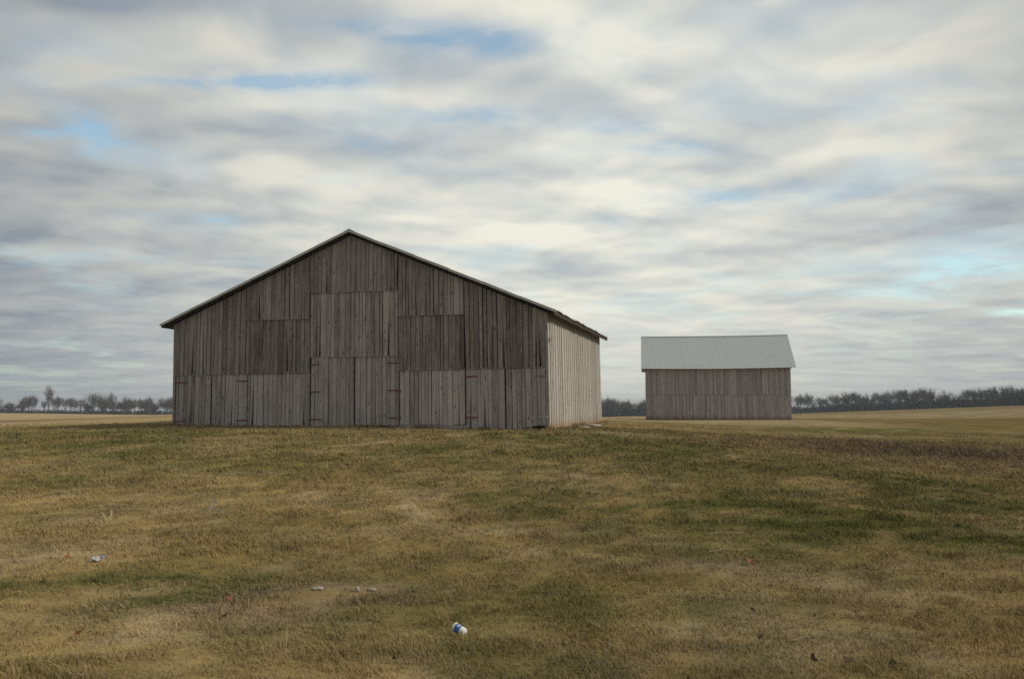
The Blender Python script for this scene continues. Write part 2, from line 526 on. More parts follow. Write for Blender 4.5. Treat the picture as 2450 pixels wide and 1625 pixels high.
def ground_colour(x, y):
    n1 = fbm(x * 0.22 + 3, y * 0.16 + 8, 4); n2 = fbm(x * 0.9 + 40, y * 0.8 + 2, 4, 0.6); n3 = fbm(x * 4.1 + 9, y * 4.1, 3, 0.6)
    n4 = fbm(x * 1.7 + 70, y * 1.7 + 5, 4, 0.65)
    green = 0.40 * ss(n1, 0.42, 0.64) + patches(P_GREEN, x, y, n2)
    green = green * ss(n2 * 0.6 + n4 * 0.4, 0.30, 0.62) * 1.25 + 0.25 * ss(n4, 0.52, 0.68) + 0.18 * ss(n3, 0.52, 0.7)
    green = np.clip(green - 0.75 * patches(P_STRAW, x, y, n2) * ss(1 - n4, 0.3, 0.6), 0, 0.95)
    brown = np.clip(patches(P_BROWN, x, y, n2) * ss(n2 * 0.5 + n4 * 0.5, 0.28, 0.55) + 0.45 * ss(n4 * 0.6 + n3 * 0.4, 0.56, 0.72), 0, 0.95)
    straw = C_STRAW * np.ones((len(x), 1))
    straw = lerp(straw, C_LITE, 0.8 * ss(fbm(x * 1.3 + 11, y * 1.3 + 60, 4, 0.6), 0.50, 0.72))
    straw = lerp(straw, C_OLIVE, 0.7 * ss(fbm(x * 0.5 + 90, y * 0.4 + 13, 3), 0.42, 0.62))
    c = lerp(straw, C_GREEN, green)
    c = lerp(c, C_BROWN, brown)
    c = lerp(c, C_DEEP, np.clip(patches(P_DEEP, x, y, n2) * (0.15 + 1.3 * ss(n4, 0.40, 0.60)) * (0.15 + 1.0 * ss(n2, 0.40, 0.58)), 0, 0.75))
    c = lerp(c, C_WEED, np.clip(patches(P_WEED, x, y, n1) * (0.55 + 0.9 * ss(n4, 0.35, 0.6)), 0, 0.9))
    # open fields beyond the lawn
    fl = ss(y - 0.25 * (x + 20) - 5 * (n2 - .5), 40, 44) * ss(-x, 12, 16)
    fb = ss(y, 50, 62) * (1 - ss(x, 24, 34))
    field = np.clip(np.maximum(fl, fb), 0, 1)
    fcol = C_FIELD * (0.88 + 0.28 * fbm(x * 0.05, y * 0.018 + 4, 4))[:, None]
    bz = patches([(-44, 66, 15, 16, 1.0)], x, y, n1) * ss(n2, 0.25, 0.45)
    fcol = lerp(fcol, C_SOIL * 1.1, np.clip(bz * 1.2, 0, 0.85))
    c = lerp(c, fcol, field)
    rfield = ss(y + 4 * (n2 - .5), 44, 58) * ss(x, 24, 34)
    ocol = C_OLIVE * (0.72 + 0.5 * fbm(x * 0.11, y * 0.035, 4))[:, None]
    strip = ss(y - 0.15 * x + 6 * (n1 - .5), 100, 112)
    ocol = lerp(ocol, C_FIELD * 0.92, strip)
    ocol = lerp(ocol, C_OLIVE * 1.05, 0.8 * ss(y - 0.1 * x, 170, 200))
    c = lerp(c, ocol, rfield)
    # worn strip along the barn wall
    d = np.abs((x - 1.4) * sin(radians(15)) + (y - 31) * cos(radians(15)))
    along = ss(x, -15.5, -14) * (1 - ss(x, 4, 7))
    c = lerp(c, C_LITE * 0.92, 0.75 * np.exp(-(d / 1.3) ** 2) * along * ss(n4, 0.3, 0.55))
    dab = fbm(x * 2.2 + 33, y * 1.9 + 71, 3, 0.6)
    return c * ((0.66 + 0.68 * n3) * (0.72 + 0.56 * dab))[:, None]


# ------------------------------------------------------------------ ground
def colour_attr(me, rgb, name='tint'):
    a = me.color_attributes.new(name, 'FLOAT_COLOR', 'POINT')
    buf = np.ones((len(rgb), 4), np.float32); buf[:, :3] = rgb
    a.data.foreach_set('color', buf.ravel())


def np_mesh(name, verts, faces_flat, sizes):
    me = bpy.data.meshes.new(name)
    me.vertices.add(len(verts)); me.vertices.foreach_set('co', np.asarray(verts, np.float32).ravel())
    me.loops.add(len(faces_flat)); me.loops.foreach_set('vertex_index', np.asarray(faces_flat, np.int32))
    me.polygons.add(len(sizes))
    st = np.concatenate([[0], np.cumsum(sizes)[:-1]]).astype(np.int32)
    me.polygons.foreach_set('loop_start', st)
    me.polygons.foreach_set('loop_total', np.asarray(sizes, np.int32))
    me.update(calc_edges=True)
    return me


nx, ny = 420, 330
gx = 7.0 * np.sinh(np.linspace(-math.asinh(3500 / 7), math.asinh(3500 / 7), nx))
gy = 11 + 8.0 * np.sinh(np.linspace(-math.asinh(90 / 8), math.asinh(4000 / 8), ny))
GX, GY = np.meshgrid(gx, gy)
GX = GX.ravel(); GY = GY.ravel()
GZ = height(GX, GY)
idx = np.arange(nx * ny).reshape(ny, nx)
quads = np.stack([idx[:-1, :-1], idx[:-1, 1:], idx[1:, 1:], idx[1:, :-1]], -1).reshape(-1, 4)
me = np_mesh('ground', np.stack([GX, GY, GZ], 1), quads.ravel(), np.full(len(quads), 4))
colour_attr(me, ground_colour(GX, GY))
me.polygons.foreach_set('use_smooth', np.ones(len(me.polygons), bool))

mt, t, b = matte('winter_turf')
tint = attr(t, 'tint', 'Color')
obc = t.new('ShaderNodeTexCoord').outputs['Object']
f1 = t.noise(obc, 5.0, 5.0, 0.65)
f2 = t.noise(obc, 34.0, 3.0, 0.6)
f3 = t.noise(obc, 0.9, 4.0, 0.6)
val = t.add(0.30, t.mul(f1, 0.7), t.mul(f2, 0.45), t.mul(f3, 0.25))
c = t.mix(1.0, tint, t.vec(val, val, val), 'MULTIPLY')
c = t.mix(t.step(f1, 0.55, 0.72, 0.0, 0.4), c, t.mix(1.0, c, (0.62, 0.74, 0.5, 1), 'MULTIPLY'))
t.put(b.inputs['Color'], c)
bp = t.new('ShaderNodeBump', {'Height': t.add(f1, t.mul(f2, 0.5)), 'Strength': 0.7, 'Distance': 0.05})
t.put(b.inputs['Normal'], bp.outputs[0])
M_TURF = mt
me.materials.append(M_TURF)
ground = bpy.data.objects.new('ground', me); COL.objects.link(ground)
tag(ground, 'dormant tan and green grass lawn rolling into pale open fields', kind='structure')

# ------------------------------------------------------------------ grass blades
BA, BC = radians(15), (1.403, 31.0)


def in_barn(x, y, pad=0.0):
    lx = (x - BC[0]) * cos(BA) - (y - BC[1]) * sin(BA)
    ly = (x - BC[0]) * sin(BA) + (y - BC[1]) * cos(BA)
    return (lx > -16.17 - pad) & (lx < pad) & (ly > -pad) & (ly < 12.4 + pad)


def make_grass(n, d0, d1, seed, wall=False):
    g = np.random.default_rng(seed)
    d = d0 * (d1 / d0) ** g.random(n)
    x = (g.random(n) * 2 - 1) * (0.68 * d + 4.0 + 0.8 * g.random(n))
    y = d
    if wall:                                   # fringe the mower misses along the barn walls
        side_ = g.random(n) < 0.3
        s_ = g.random(n); o_ = -0.10 - np.abs(g.normal(0, 0.10, n))
        lx_ = np.where(side_, -o_, -16.4 * s_ + 0.2); ly_ = np.where(side_, 12.3 * s_, o_)
        x = BC[0] + lx_ * cos(BA) + ly_ * sin(BA); y = BC[1] - lx_ * sin(BA) + ly_ * cos(BA); d = np.hypot(x, y)
    # clump the blades and thin them over bare soil
    cl = fbm(x * 3.0 + 5, y * 3.0 + 5, 3, 0.6); bare = patches(P_BROWN, x, y, fbm(x * .9 + 40, y * .8 + 2, 3))
    keep = (g.random(n) < (0.35 + 1.1 * ss(cl, 0.35, 0.6)) * (1 - 0.55 * bare)) & ~in_barn(x, y, 0.02)
    x, y, d, cl = x[keep], y[keep], d[keep], cl[keep]; n = len(x)
    z = height(x, y)
    hgt = (0.018 + 0.030 * g.random(n) ** 1.6) * (0.65 + 0.8 * cl) * (1 + 0.25 * fbm(x * .4, y * .4 + 50, 2)) * np.clip(0.55 + d / 26, 0.8, 1.35)
    weed = patches(P_WEED, x, y, cl)
    tus = ss(fbm(x * 1.5 + 20, y * 1.5 + 44, 3, 0.6), 0.54, 0.68)
    hgt = hgt * (1 + 0.75 * tus) * (1 + 1.3 * weed * g.random(n))
    if wall: hgt = hgt * (0.9 + 1.1 * ss(fbm(x * 1.2, y * 1.2, 3, 0.6), 0.42, 0.66))
    tall = g.random(n) < 0.012
    hgt = np.where(tall, hgt * 2.0, hgt)
    wid = np.clip(0.0022 + 0.00045 * d, 0, 0.014) * (0.6 + 0.8 * g.random(n))
    ang = g.random(n) * 2 * pi
    lean = (0.8 + 1.3 * g.random(n)) * hgt
    lx = np.cos(ang) * lean * 0.9 - 0.55 * hgt; ly = np.sin(ang) * lean * 0.9 - 0.05 * hgt
    a2 = np.arctan2(ly, lx) + pi / 2 + (g.random(n) - .5) * 1.2
    wx, wy = np.cos(a2) * wid / 2, np.sin(a2) * wid / 2
    V = np.zeros((n, 5, 3))
    V[:, 0] = np.stack([x - wx, y - wy, z - 0.008], 1); V[:, 1] = np.stack([x + wx, y + wy, z - 0.008], 1)
    mx, my, mz = x + lx * 0.4, y + ly * 0.4, z + hgt * 0.68
    V[:, 2] = np.stack([mx + wx * .8, my + wy * .8, mz], 1); V[:, 3] = np.stack([mx - wx * .8, my - wy * .8, mz], 1)
    V[:, 4] = np.stack([x + lx, y + ly, z + hgt * (0.75 + 0.35 * g.random(n))], 1)
    col = ground_colour(x, y)
    r = g.random(n)
    str_ = C_LITE * 1.02 * np.ones((n, 1))
    grn = col[:, 1] / np.maximum(col[:, 0], 1e-4)
    col = lerp(col, str_, np.where(r < 0.26, 0.55, 0.0) * np.clip(1.9 - grn * 1.3, 0.15, 1))
    gre = np.array([0.15, 0.155, 0.045]) * np.ones((n, 1))
    col = lerp(col, gre, np.where(r > 0.86, 0.45, 0.0))
    if wall: col = lerp(col, str_, np.full(n, 0.7))
    col = col * (0.80 + 0.5 * g.random(n))[:, None]
    return V, col


parts = [make_grass(640000, 3.2, 36.0, 3), make_grass(60000, 26.0, 46.0, 4), make_grass(7000, 26.0, 46.0, 6, True)]
V = np.concatenate([p[0] for p in parts]); CC = np.concatenate([p[1] for p in parts]); n = len(V)
base = (np.arange(n) * 5)[:, None]
fl = np.concatenate([base + np.array([[0, 1, 2, 3]]), base + np.array([[3, 2, 4]])], 1).ravel()
sizes = np.tile([4, 3], n)
gm = np_mesh('grass', V.reshape(-1, 3), fl, sizes)
colour_attr(gm, np.repeat(np.clip(CC, 0.004, 0.9), 5, 0))
mt, t, b = matte('grass_blade')
t.put(b.inputs['Color'], attr(t, 'tint', 'Color'))
gm.materials.append(mt)
grass = bpy.data.objects.new('grass', gm); COL.objects.link(grass)
tag(grass, 'short dry winter grass blades matted over the lawn', 'grass', kind='stuff')

# ------------------------------------------------------------------ big barn
BW, BL = 16.17, 12.30
RID_S, RID_Z, SLOPE = 8.03, 7.80, 0.413


def roof_z(s): return RID_Z - SLOPE * abs(s - RID_S)


def seam_z(s): return 2.30 - 0.0105 * s


def TX(s, z): return -(s + 0.0187 * z * max(0.0, 1 - s / BW))


barn = empty('barn', (BC[0], BC[1], 0.0), -BA)
tag(barn, 'large weathered grey plank barn with wide gable front and red hinges', 'barn')
front = MB()
for z in (0.35, 1.25, 2.24, 3.3, 4.36, 5.38, 6.5):
    half = BW / 2 if z < 4.0 else max(0.5, (RID_Z - 0.35 - z) / SLOPE)
    front.box((-RID_S, 0.14, z), (2 * min(half, BW / 2 - 0.1), 0.10, 0.16), 0.4)
for s in (0.15, 3.25, 5.96, 9.8, 12.7, 16.0):
    zt = roof_z(s) - 0.3
    front.box((-s, 0.28, zt / 2), (0.16, 0.16, zt), 0.4)
front_wall = front.build('front_wall', M_BEAM, barn)


def board(parent, s0, s1, z0, z1, y, tone, mat=M_WOOD, th=0.026, mud=0.0, mb=None, top=None, slope_follow=0.0, name='board'):
    """one vertical board; s runs from the barn's near corner to the left, top may follow the roof"""
    own = mb is None
    m = MB() if own else mb
    j = lambda a: (R.random() - .5) * a
    ds0, ds1 = j(0.012), j(0.012)
    zt0 = top(s0) if top else z1; zt1 = top(s1) if top else z1
    b0, b1 = z0 + j(0.02), z0 + j(0.02)
    if not top: zt0 += j(0.012); zt1 += j(0.012)
    tw = j(0.014)
    if R.random() < 0.10 and own:            # split or rotted foot leaves a dark wedge
        if R.random() < 0.5: ds0 += R.uniform(0.02, 0.05)
        else: ds1 -= R.uniform(0.02, 0.05)
    P = [(TX(s1 + ds1, b1), y - th / 2 + tw, b1), (TX(s0 + ds0, b0), y - th / 2 - tw, b0), (TX(s0 + ds0, b0), y + th / 2 - tw, b0), (TX(s1 + ds1, b1), y + th / 2 + tw, b1),
         (TX(s1 - ds1, zt1), y - th / 2, zt1), (TX(s0 - ds0, zt0), y - th / 2, zt0), (TX(s0 - ds0, zt0), y + th / 2, zt0), (TX(s1 - ds1, zt1), y + th / 2, zt1)]
    sd_ = R.random() * 10
    G = [(p[0], p[2], sd_) for p in P]
    if own:
        ox, oz = (P[0][0] + P[1][0]) / 2, min(b0, b1)
        P = [(p[0] - ox, p[1] - y, p[2] - oz) for p in P]
        m.hexa(P, tone, G, mud)
        return m.build(name, mat, parent, loc=(ox, y, oz))
    m.hexa(P, tone, G, mud)


def columns(s0, s1, wide):
    n = max(1, round((s1 - s0) / wide))
    ws = [0.62 + 0.76 * R.random() for _ in range(n)]
    k = (s1 - s0) / sum(ws); e = [s0]
    for w_ in ws: e.append(e[-1] + w_ * k)
    return list(zip(e[:-1], e[1:]))


def fill(parent, s0, s1, z0, z1, y, tone, wide=0.195, top=None, spread=0.105, gap=(0.010, 0.027), lift=None):
    for (a, b_) in columns(s0, s1, wide):
        g = R.uniform(*gap) if R.random() < 0.8 else R.uniform(0.028, 0.055)
        zb = z0(a) if callable(z0) else z0
        zb += lift(a) if lift else 0.0
        zt = z1((a + b_) / 2) if callable(z1) else z1
        board(parent, a + g / 2, b_ - g / 2, zb, zt, y + R.uniform(-0.012, 0.012), min(0.95, max(0.05, R.gauss(tone, spread))), top=top)


under_roof = lambda s: roof_z(s) - 0.17
UP, LOW = -0.062, -0.020
# corner boards
board(front_wall, -0.005, 0.115, -0.02, 0, -0.05, 0.42, top=under_roof)
board(front_wall, 16.06, 16.175, 0.02, 0, -0.05, 0.30, top=under_roof)
# lower row between the doors
fill(front_wall, 3.27, 5.94, 0.13, lambda s: seam_z(s) + 0.06, LOW, 0.64, wide=0.175)
fill(front_wall, 9.80, 12.63, 0.05, lambda s: seam_z(s) + 0.06, LOW, 0.62)
# upper rows, lapped over the ones below
lap = lambda s: seam_z(s) - 0.03
fill(front_wall, 0.12, 3.25, lap, 0, UP, 0.28, top=under_roof, wide=0.185)
fill(front_wall, 3.27, 5.97, lap, 4.40, UP, 0.23, wide=0.165)
fill(front_wall, 3.27, 5.97, 4.34, 0, UP - 0.042, 0.38, top=under_roof, wide=0.17)
fill(front_wall, 5.99, 9.80, 2.78, 5.42, UP, 0.47)
fill(front_wall, 5.99, 9.80, 5.36, 0, UP - 0.042, 0.30, top=under_roof)
fill(front_wall, 9.82, 12.72, lap, 4.40, UP, 0.22)
fill(front_wall, 9.82, 12.72, 4.34, 0, UP - 0.042, 0.32, top=under_roof)
fill(front_wall, 12.74, 16.05, lap, 0, UP, 0.30, top=under_roof)


def hinge(parent, s0, s1, z, y, mat, label=None, thick=0.045):
    m = MB()
    a, b_ = TX(s0, z), TX(s1, z)
    m.box(((a + b_) / 2, y, z), (abs(a - b_), 0.014, thick), 0.5)
    m.tube([(a, y - 0.006, z - thick * 0.9), (a, y - 0.006, z + thick * 0.9)], 0.020, 8)
    for k in (0.25, 0.6, 0.9):
        x = a + (b_ - a) * k
        m.tube([(x, y - 0.006, z), (x, y - 0.020, z)], 0.012, 6)
    o = m.build('hinge', mat, parent)
    if label: tag(o, label)
    return o


def door(s0, s1, z0, z1, y, tone, hinges, mat_h, lift=None, label=None, hlabels=None):
    d = MB()   # dark backing panel added behind the boards, also blocks light leaks
    d.box((-(s0 + s1) / 2, y + 0.045, (z0 + z1) / 2 + 0.04), (s1 - s0 - 0.06, 0.03, z1 - z0 - 0.16), 0.2)
    o = d.build('door', M_BEAM, barn)
    if label: tag(o, label)
    fill(o, s0, s1, z0, z1, y, tone, wide=0.185, lift=lift)
    for i, (ha, hb, hz) in enumerate(hinges):
        hinge(o, ha, hb, hz, y - 0.034, mat_h[i] if isinstance(mat_h, list) else mat_h, hlabels[i] if hlabels else None)
    return o


DY = -0.030
door(12.66, 14.30, 0.04, 2.16, DY, 0.56, [(12.64, 13.14, 1.87), (12.62, 13.12, 0.27)], M_HINGE)
door(14.34, 16.04, 0.04, 2.14, DY, 0.46, [(16.03, 15.50, 1.82), (16.03, 15.53, 0.22)], M_HINGE)
door(5.97, 7.83, 0.10, 2.82, DY, 0.58, [(5.95, 6.43, 2.52), (5.94, 6.42, 1.46), (5.93, 6.41, 0.39)], M_HINGE)
door(7.87, 9.77, 0.06, 2.82, DY, 0.58, [(9.83, 9.35, 2.50), (9.80, 9.32, 1.41), (9.78, 9.26, 0.32)], M_HINGE)
door(1.70, 3.24, 0.00, 2.30, DY, 0.54, [(3.25, 2.78, 1.97), (3.22, 2.76, 0.42)], M_HINGE)
door(0.14, 1.65, 0.00, 2.30, DY, 0.52, [(0.16, 0.49, 1.96), (0.09, 0.43, 0.43)], [M_EDGE, M_GREYHINGE],
     lift=lambda s: 0.16 * max(0.0, 1 - abs(s - 0.2) / 0.8), hlabels=['dark thin strap hinge', 'pale bare steel strap hinge'])

# pale strips painted in place of daylight showing through gaps in the walls
for (s, za, zb) in ((2.29, 2.42, 3.15), (3.80, 4.22, 4.52), (7.98, 2.9, 3.1), (1.02, 2.85, 3.1)):
    m = MB()
    m.hexa([(TX(s + 0.014, za), -0.1, za), (TX(s - 0.012, za), -0.1, za), (TX(s - 0.012, za), -0.075, za), (TX(s + 0.014, za), -0.075, za),
            (TX(s + 0.009, zb), -0.1, zb), (TX(s - 0.006, zb), -0.1, zb), (TX(s - 0.006, zb), -0.075, zb), (TX(s + 0.009, zb), -0.075, zb)], 0.9,
           [(k * 0.01, k * 0.2, s) for k in range(8)])
    tag(m.build('daylight_slit', M_PALE, front_wall), 'pale strip painted for daylight through a wall gap')
# sill under the middle boards
m = MB()
m.box((-4.57, -0.035, 0.045), (2.72, 0.13, 0.14), 0.7)
tag(m.build('sill', M_CONC, barn), 'pale concrete sill showing under the planks')

# side and rear walls: narrow boards seen edge-on, one part each
def plank_run(name, p0, p1, wide, z0, ztop, mat, tone, spread, mud, out, th=0.025):
    """boards along the local segment p0-p1, out = outward offset direction"""
    m = MB()
    a = Vector(p0); b_ = Vector(p1); L = (b_ - a).length; d = (b_ - a) / L; o = Vector(out)
    flip = 1
    for (u0, u1) in columns(0, L, wide):
        g = -0.006
        flip = -flip
        off = flip * 0.014 + R.uniform(-0.004, 0.004)
        q = []
        sd_ = R.random() * 10
        for (u, lead) in ((u0 + g / 2, 0), (u1 - g / 2, 0)):
            for k in (-1, 1):
                q.append((a + d * u + o * (off + k * th / 2), u))
        order = [q[0], q[2], q[3], q[1]]
        bz = z0(u0) if callable(z0) else z0
        P = []; G = []
        for (pt, u) in order:
            P.append((pt.x + (-0.0187 * bz if abs(pt.x) < 0.3 else 0), pt.y, bz)); G.append((u, bz, sd_))
        for (pt, u) in order:
            zt = ztop(u)
            P.append((pt.x + (-0.0187 * zt if abs(pt.x) < 0.3 else 0), pt.y, zt)); G.append((u, zt, sd_))
        m.hexa(P, min(0.95, max(0.05, R.gauss(tone, spread))), G, mud)
    return m


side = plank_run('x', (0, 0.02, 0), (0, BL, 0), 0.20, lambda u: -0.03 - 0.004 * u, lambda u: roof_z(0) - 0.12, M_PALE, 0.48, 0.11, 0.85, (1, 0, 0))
tag(side.build('side_cladding', M_PALE, barn), 'pale plank side wall with mud-stained foot', kind='stuff')
left = plank_run('x', (-BW, 0.02, 0), (-BW, BL, 0), 0.22, -0.03, lambda u: roof_z(BW) - 0.12, M_WOOD, 0.4, 0.2, 0.4, (-1, 0, 0))
tag(left.build('side_cladding', M_WOOD, barn), kind='stuff')
rear = plank_run('x', (-0.02, BL, 0), (-BW, BL, 0), 0.22, -0.08, lambda u: roof_z(u) - 0.15, M_WOOD, 0.4, 0.2, 0.4, (0, 1, 0))
tag(rear.build('rear_cladding', M_WOOD, barn), kind='stuff')


# roof: corrugated sheets on a dark deck
def smooth1(y, sd_):
    return float(fbm(np.array([y * 1.9 + sd_]), np.array([sd_ * 3.7]), 3, 0.6)[0]) - 0.5


FO, BO = -0.42, BL + 0.30
for sgn, eave_s in ((-1, -0.34), (1, BW + 0.46)):
    m = MB()
    N = 340
    ys = [FO + (BO - FO) * i / N for i in range(N + 1)]
    rows = []
    for i, y in enumerate(ys):
        rip = 0.011 * sin(2 * pi * y / 0.20)
        ej = 0.07 * smooth1(y, 3.0 + sgn) ; ez = 0.10 * smooth1(y, 8.0 + sgn)
        es = eave_s + sgn * ej
        rows.append(((-RID_S, y, RID_Z + rip), (-(RID_S * 0.25 + es * 0.75), y, roof_z(RID_S * 0.25 + es * 0.75) + rip - 0.01),
                     (-es, y, roof_z(es) + rip + ez)))
    b0 = len(m.v)
    pts = []
    for r_ in rows: pts += [Vector(p) + Vector((0, 0, 0.012)) for p in r_]
    for r_ in rows: pts += [Vector(p) for p in r_]
    fs = []
    nr = len(rows)
    for i in range(nr - 1):
        for k in range(2):
            a, b_, c_, d_ = i * 3 + k, i * 3 + k + 1, (i + 1) * 3 + k + 1, (i + 1) * 3 + k
            fs.append((a, b_, c_, d_)); o_ = nr * 3
            fs.append((a + o_, d_ + o_, c_ + o_, b_ + o_))
        a, d_ = i * 3 + 2, (i + 1) * 3 + 2; o_ = nr * 3
        fs.append((a, a + o_, d_ + o_, d_))
    m.poly(pts, fs)
    ro = m.build('roof', M_ROOF, barn)
    # dark deck under the sheets, with rafters
    dk = MB()
    s_in = RID_S; es = eave_s - sgn * 0.07
    for (ya, yb) in [(FO + 0.03 + 0.43 * k, FO + 0.03 + 0.43 * k + 0.41) for k in range(30)]:
        if yb > BO - 0.03: yb = BO - 0.03
        dk.hexa([(-s_in, ya, roof_z(s_in) - 0.055), (-s_in, yb, roof_z(s_in) - 0.055), (-es, yb, roof_z(es) - 0.055), (-es, ya, roof_z(es) - 0.055),
                 (-s_in, ya, roof_z(s_in) - 0.022), (-s_in, yb, roof_z(s_in) - 0.022), (-es, yb, roof_z(es) - 0.022), (-es, ya, roof_z(es) - 0.022)], 0.3)
    tag(dk.build('deck', M_BEAM, ro), kind='stuff')
    rf = MB()
    for k in range(21):
        y = 0.1 + 0.6 * k
        e2 = eave_s - sgn * 0.12
        rf.hexa([(-s_in, y, roof_z(s_in) - 0.20), (-s_in, y + 0.05, roof_z(s_in) - 0.20), (-e2, y + 0.05, roof_z(e2) - 0.17), (-e2, y, roof_z(e2) - 0.17),
                 (-s_in, y, roof_z(s_in) - 0.058), (-s_in, y + 0.05, roof_z(s_in) - 0.058), (-e2, y + 0.05, roof_z(e2) - 0.058), (-e2, y, roof_z(e2) - 0.058)], 0.3)
    tag(rf.build('rafter_row', M_BEAM, ro), kind='stuff')
    # ragged sheet ends over the eave, deep and dark to paint the overhang's shade
    ev = MB(); Ne = 60; pe = []; fe = []
    for i in range(Ne + 1):
        y = FO + 0.01 + (BO - FO - 0.02) * i / Ne
        dz_ = 0.05 * smooth1(y * 1.3, 21.0 + sgn); dx_ = 0.05 * smooth1(y * 1.1, 33.0 + sgn)
        e3 = eave_s + sgn * (dx_ - 0.06)
        for (o1, o2) in ((0.0, -0.012), (0.0, -0.17 + dz_), (-0.05, -0.17 + dz_), (-0.05, -0.012)):
            pe.append((-(e3 + sgn * o1), y, roof_z(e3) + o2))
    for i in range(Ne):
        for k in range(4):
            fe.append((i * 4 + k, i * 4 + (k + 1) % 4, (i + 1) * 4 + (k + 1) % 4, (i + 1) * 4 + k))
    fe += [(0, 1, 2, 3), (Ne * 4 + 3, Ne * 4 + 2, Ne * 4 + 1, Ne * 4)]
    ev.poly(pe, fe, 0.25)
    ev.build('eave_edge', M_BEAM, ro)
    # folded sheet edge along the rake, in lengths
    n = 6
    for k in range(n):
        sa = RID_S + (eave_s - RID_S) * k / n; sb = RID_S + (eave_s - RID_S) * (k + 1.02) / n
        if k == n - 1: sb = eave_s
        jz, jz2 = R.uniform(-0.016, 0.012), R.uniform(-0.016, 0.012)
        yy = FO - 0.012 - 0.004 * (k % 2)
        tr = MB()
        ht = 0.10
        tr.hexa([(-sa, yy, roof_z(sa) - ht + 0.03 + jz), (-sb, yy, roof_z(sb) - ht + 0.03 + jz2), (-sb, yy + 0.02, roof_z(sb) - ht + 0.03 + jz2), (-sa, yy + 0.02, roof_z(sa) - ht + 0.03 + jz),
                 (-sa, yy, roof_z(sa) + 0.03 + jz), (-sb, yy, roof_z(sb) + 0.03 + jz2), (-sb, yy + 0.02, roof_z(sb) + 0.03 + jz2), (-sa, yy + 0.02, roof_z(sa) + 0.03 + jz)]
                if sgn < 0 else
                [(-sb, yy, roof_z(sb) - ht + 0.03 + jz2), (-sa, yy, roof_z(sa) - ht + 0.03 + jz), (-sa, yy + 0.02, roof_z(sa) - ht + 0.03 + jz), (-sb, yy + 0.02, roof_z(sb) - ht + 0.03 + jz2),
                 (-sb, yy, roof_z(sb) + 0.03 + jz2), (-sa, yy, roof_z(sa) + 0.03 + jz), (-sa, yy + 0.02, roof_z(sa) + 0.03 + jz), (-sb, yy + 0.02, roof_z(sb) + 0.03 + jz2)])
        tr.build('rake_strip', M_ROOF, ro)
m = MB()
m.hexa([(-RID_S - 0.22, FO - 0.02, roof_z(RID_S + 0.22) + 0.03), (-RID_S, FO - 0.02, RID_Z + 0.035), (-RID_S, BO + 0.02, RID_Z + 0.035), (-RID_S - 0.22, BO + 0.02, roof_z(RID_S + 0.22) + 0.03),
        (-RID_S - 0.22, FO - 0.02, roof_z(RID_S + 0.22) + 0.042), (-RID_S, FO - 0.02, RID_Z + 0.055), (-RID_S, BO + 0.02, RID_Z + 0.055), (-RID_S - 0.22, BO + 0.02, roof_z(RID_S + 0.22) + 0.042)])
m.hexa([(-RID_S + 0.001, FO - 0.02, RID_Z + 0.035), (-RID_S + 0.22, FO - 0.02, roof_z(RID_S - 0.22) + 0.03), (-RID_S + 0.22, BO + 0.02, roof_z(RID_S - 0.22) + 0.03), (-RID_S + 0.001, BO + 0.02, RID_Z + 0.035),
        (-RID_S + 0.001, FO - 0.02, RID_Z + 0.055), (-RID_S + 0.22, FO - 0.02, roof_z(RID_S - 0.22) + 0.042), (-RID_S + 0.22, BO + 0.02, roof_z(RID_S - 0.22) + 0.042), (-RID_S + 0.001, BO + 0.02, RID_Z + 0.055)])
m.build('ridge_cap', M_ROOF, barn)

# ------------------------------------------------------------------ small shed
SW, SDp = 12.65, 7.5
shed = empty('shed', (24.643, 74.0, -0.41), -radians(9))
tag(shed, 'smaller grey plank shed with plain metal gable roof in the field behind the barn', 'shed')


def shed_run(name, z0, ztop, y, tone, mud):
    m = MB()
    flip = 1
    for (a, b_) in columns(0, SW, 0.16):
        flip = -flip
        g = -0.006; off = flip * 0.014 + R.uniform(-0.004, 0.004); th = 0.025; sd_ = R.random() * 10
        zb = z0 + R.uniform(-0.012, 0.012)
        P = [(-b_ + g / 2, y + off - th / 2, zb), (-a - g / 2, y + off - th / 2, zb), (-a - g / 2, y + off + th / 2, zb), (-b_ + g / 2, y + off + th / 2, zb)]
        P += [(p[0], p[1], ztop) for p in P]
        m.hexa(P, min(0.95, max(0.05, R.gauss(tone, 0.15))), [(p[0], p[2], sd_) for p in P], mud)
    o = m.build(name, M_SHED, shed)
    tag(o, kind='stuff')


shed_run('upper_cladding', 2.22, 4.85, -0.055, 0.42, 0.0)
shed_run('lower_cladding', -0.06, 2.30, -0.012, 0.50, 0.8)
sw2 = plank_run('x', (0.0, 0.03, 0), (0.0, SDp, 0), 0.2, -0.06, lambda u: 4.9 + 0.74 * (SDp / 2 - abs(u - SDp / 2)), M_SHED, 0.6, 0.2, 0.8, (1, 0, 0))
tag(sw2.build('end_cladding', M_SHED, shed), kind='stuff')
sw3 = plank_run('x', (-SW, 0.03, 0), (-SW, SDp, 0), 0.2, -0.06, lambda u: 4.9 + 0.74 * (SDp / 2 - abs(u - SDp / 2)), M_SHED, 0.4, 0.2, 0.8, (-1, 0, 0))
tag(sw3.build('end_cladding', M_SHED, shed), kind='stuff')
sw4 = plank_run('x', (-SW, SDp, 0), (0, SDp, 0), 0.2, -0.06, lambda u: 4.85, M_SHED, 0.4, 0.2, 0.8, (0, 1, 0))
tag(sw4.build('rear_cladding', M_SHED, shed), kind='stuff')
RY, RZ = SDp / 2, 7.82
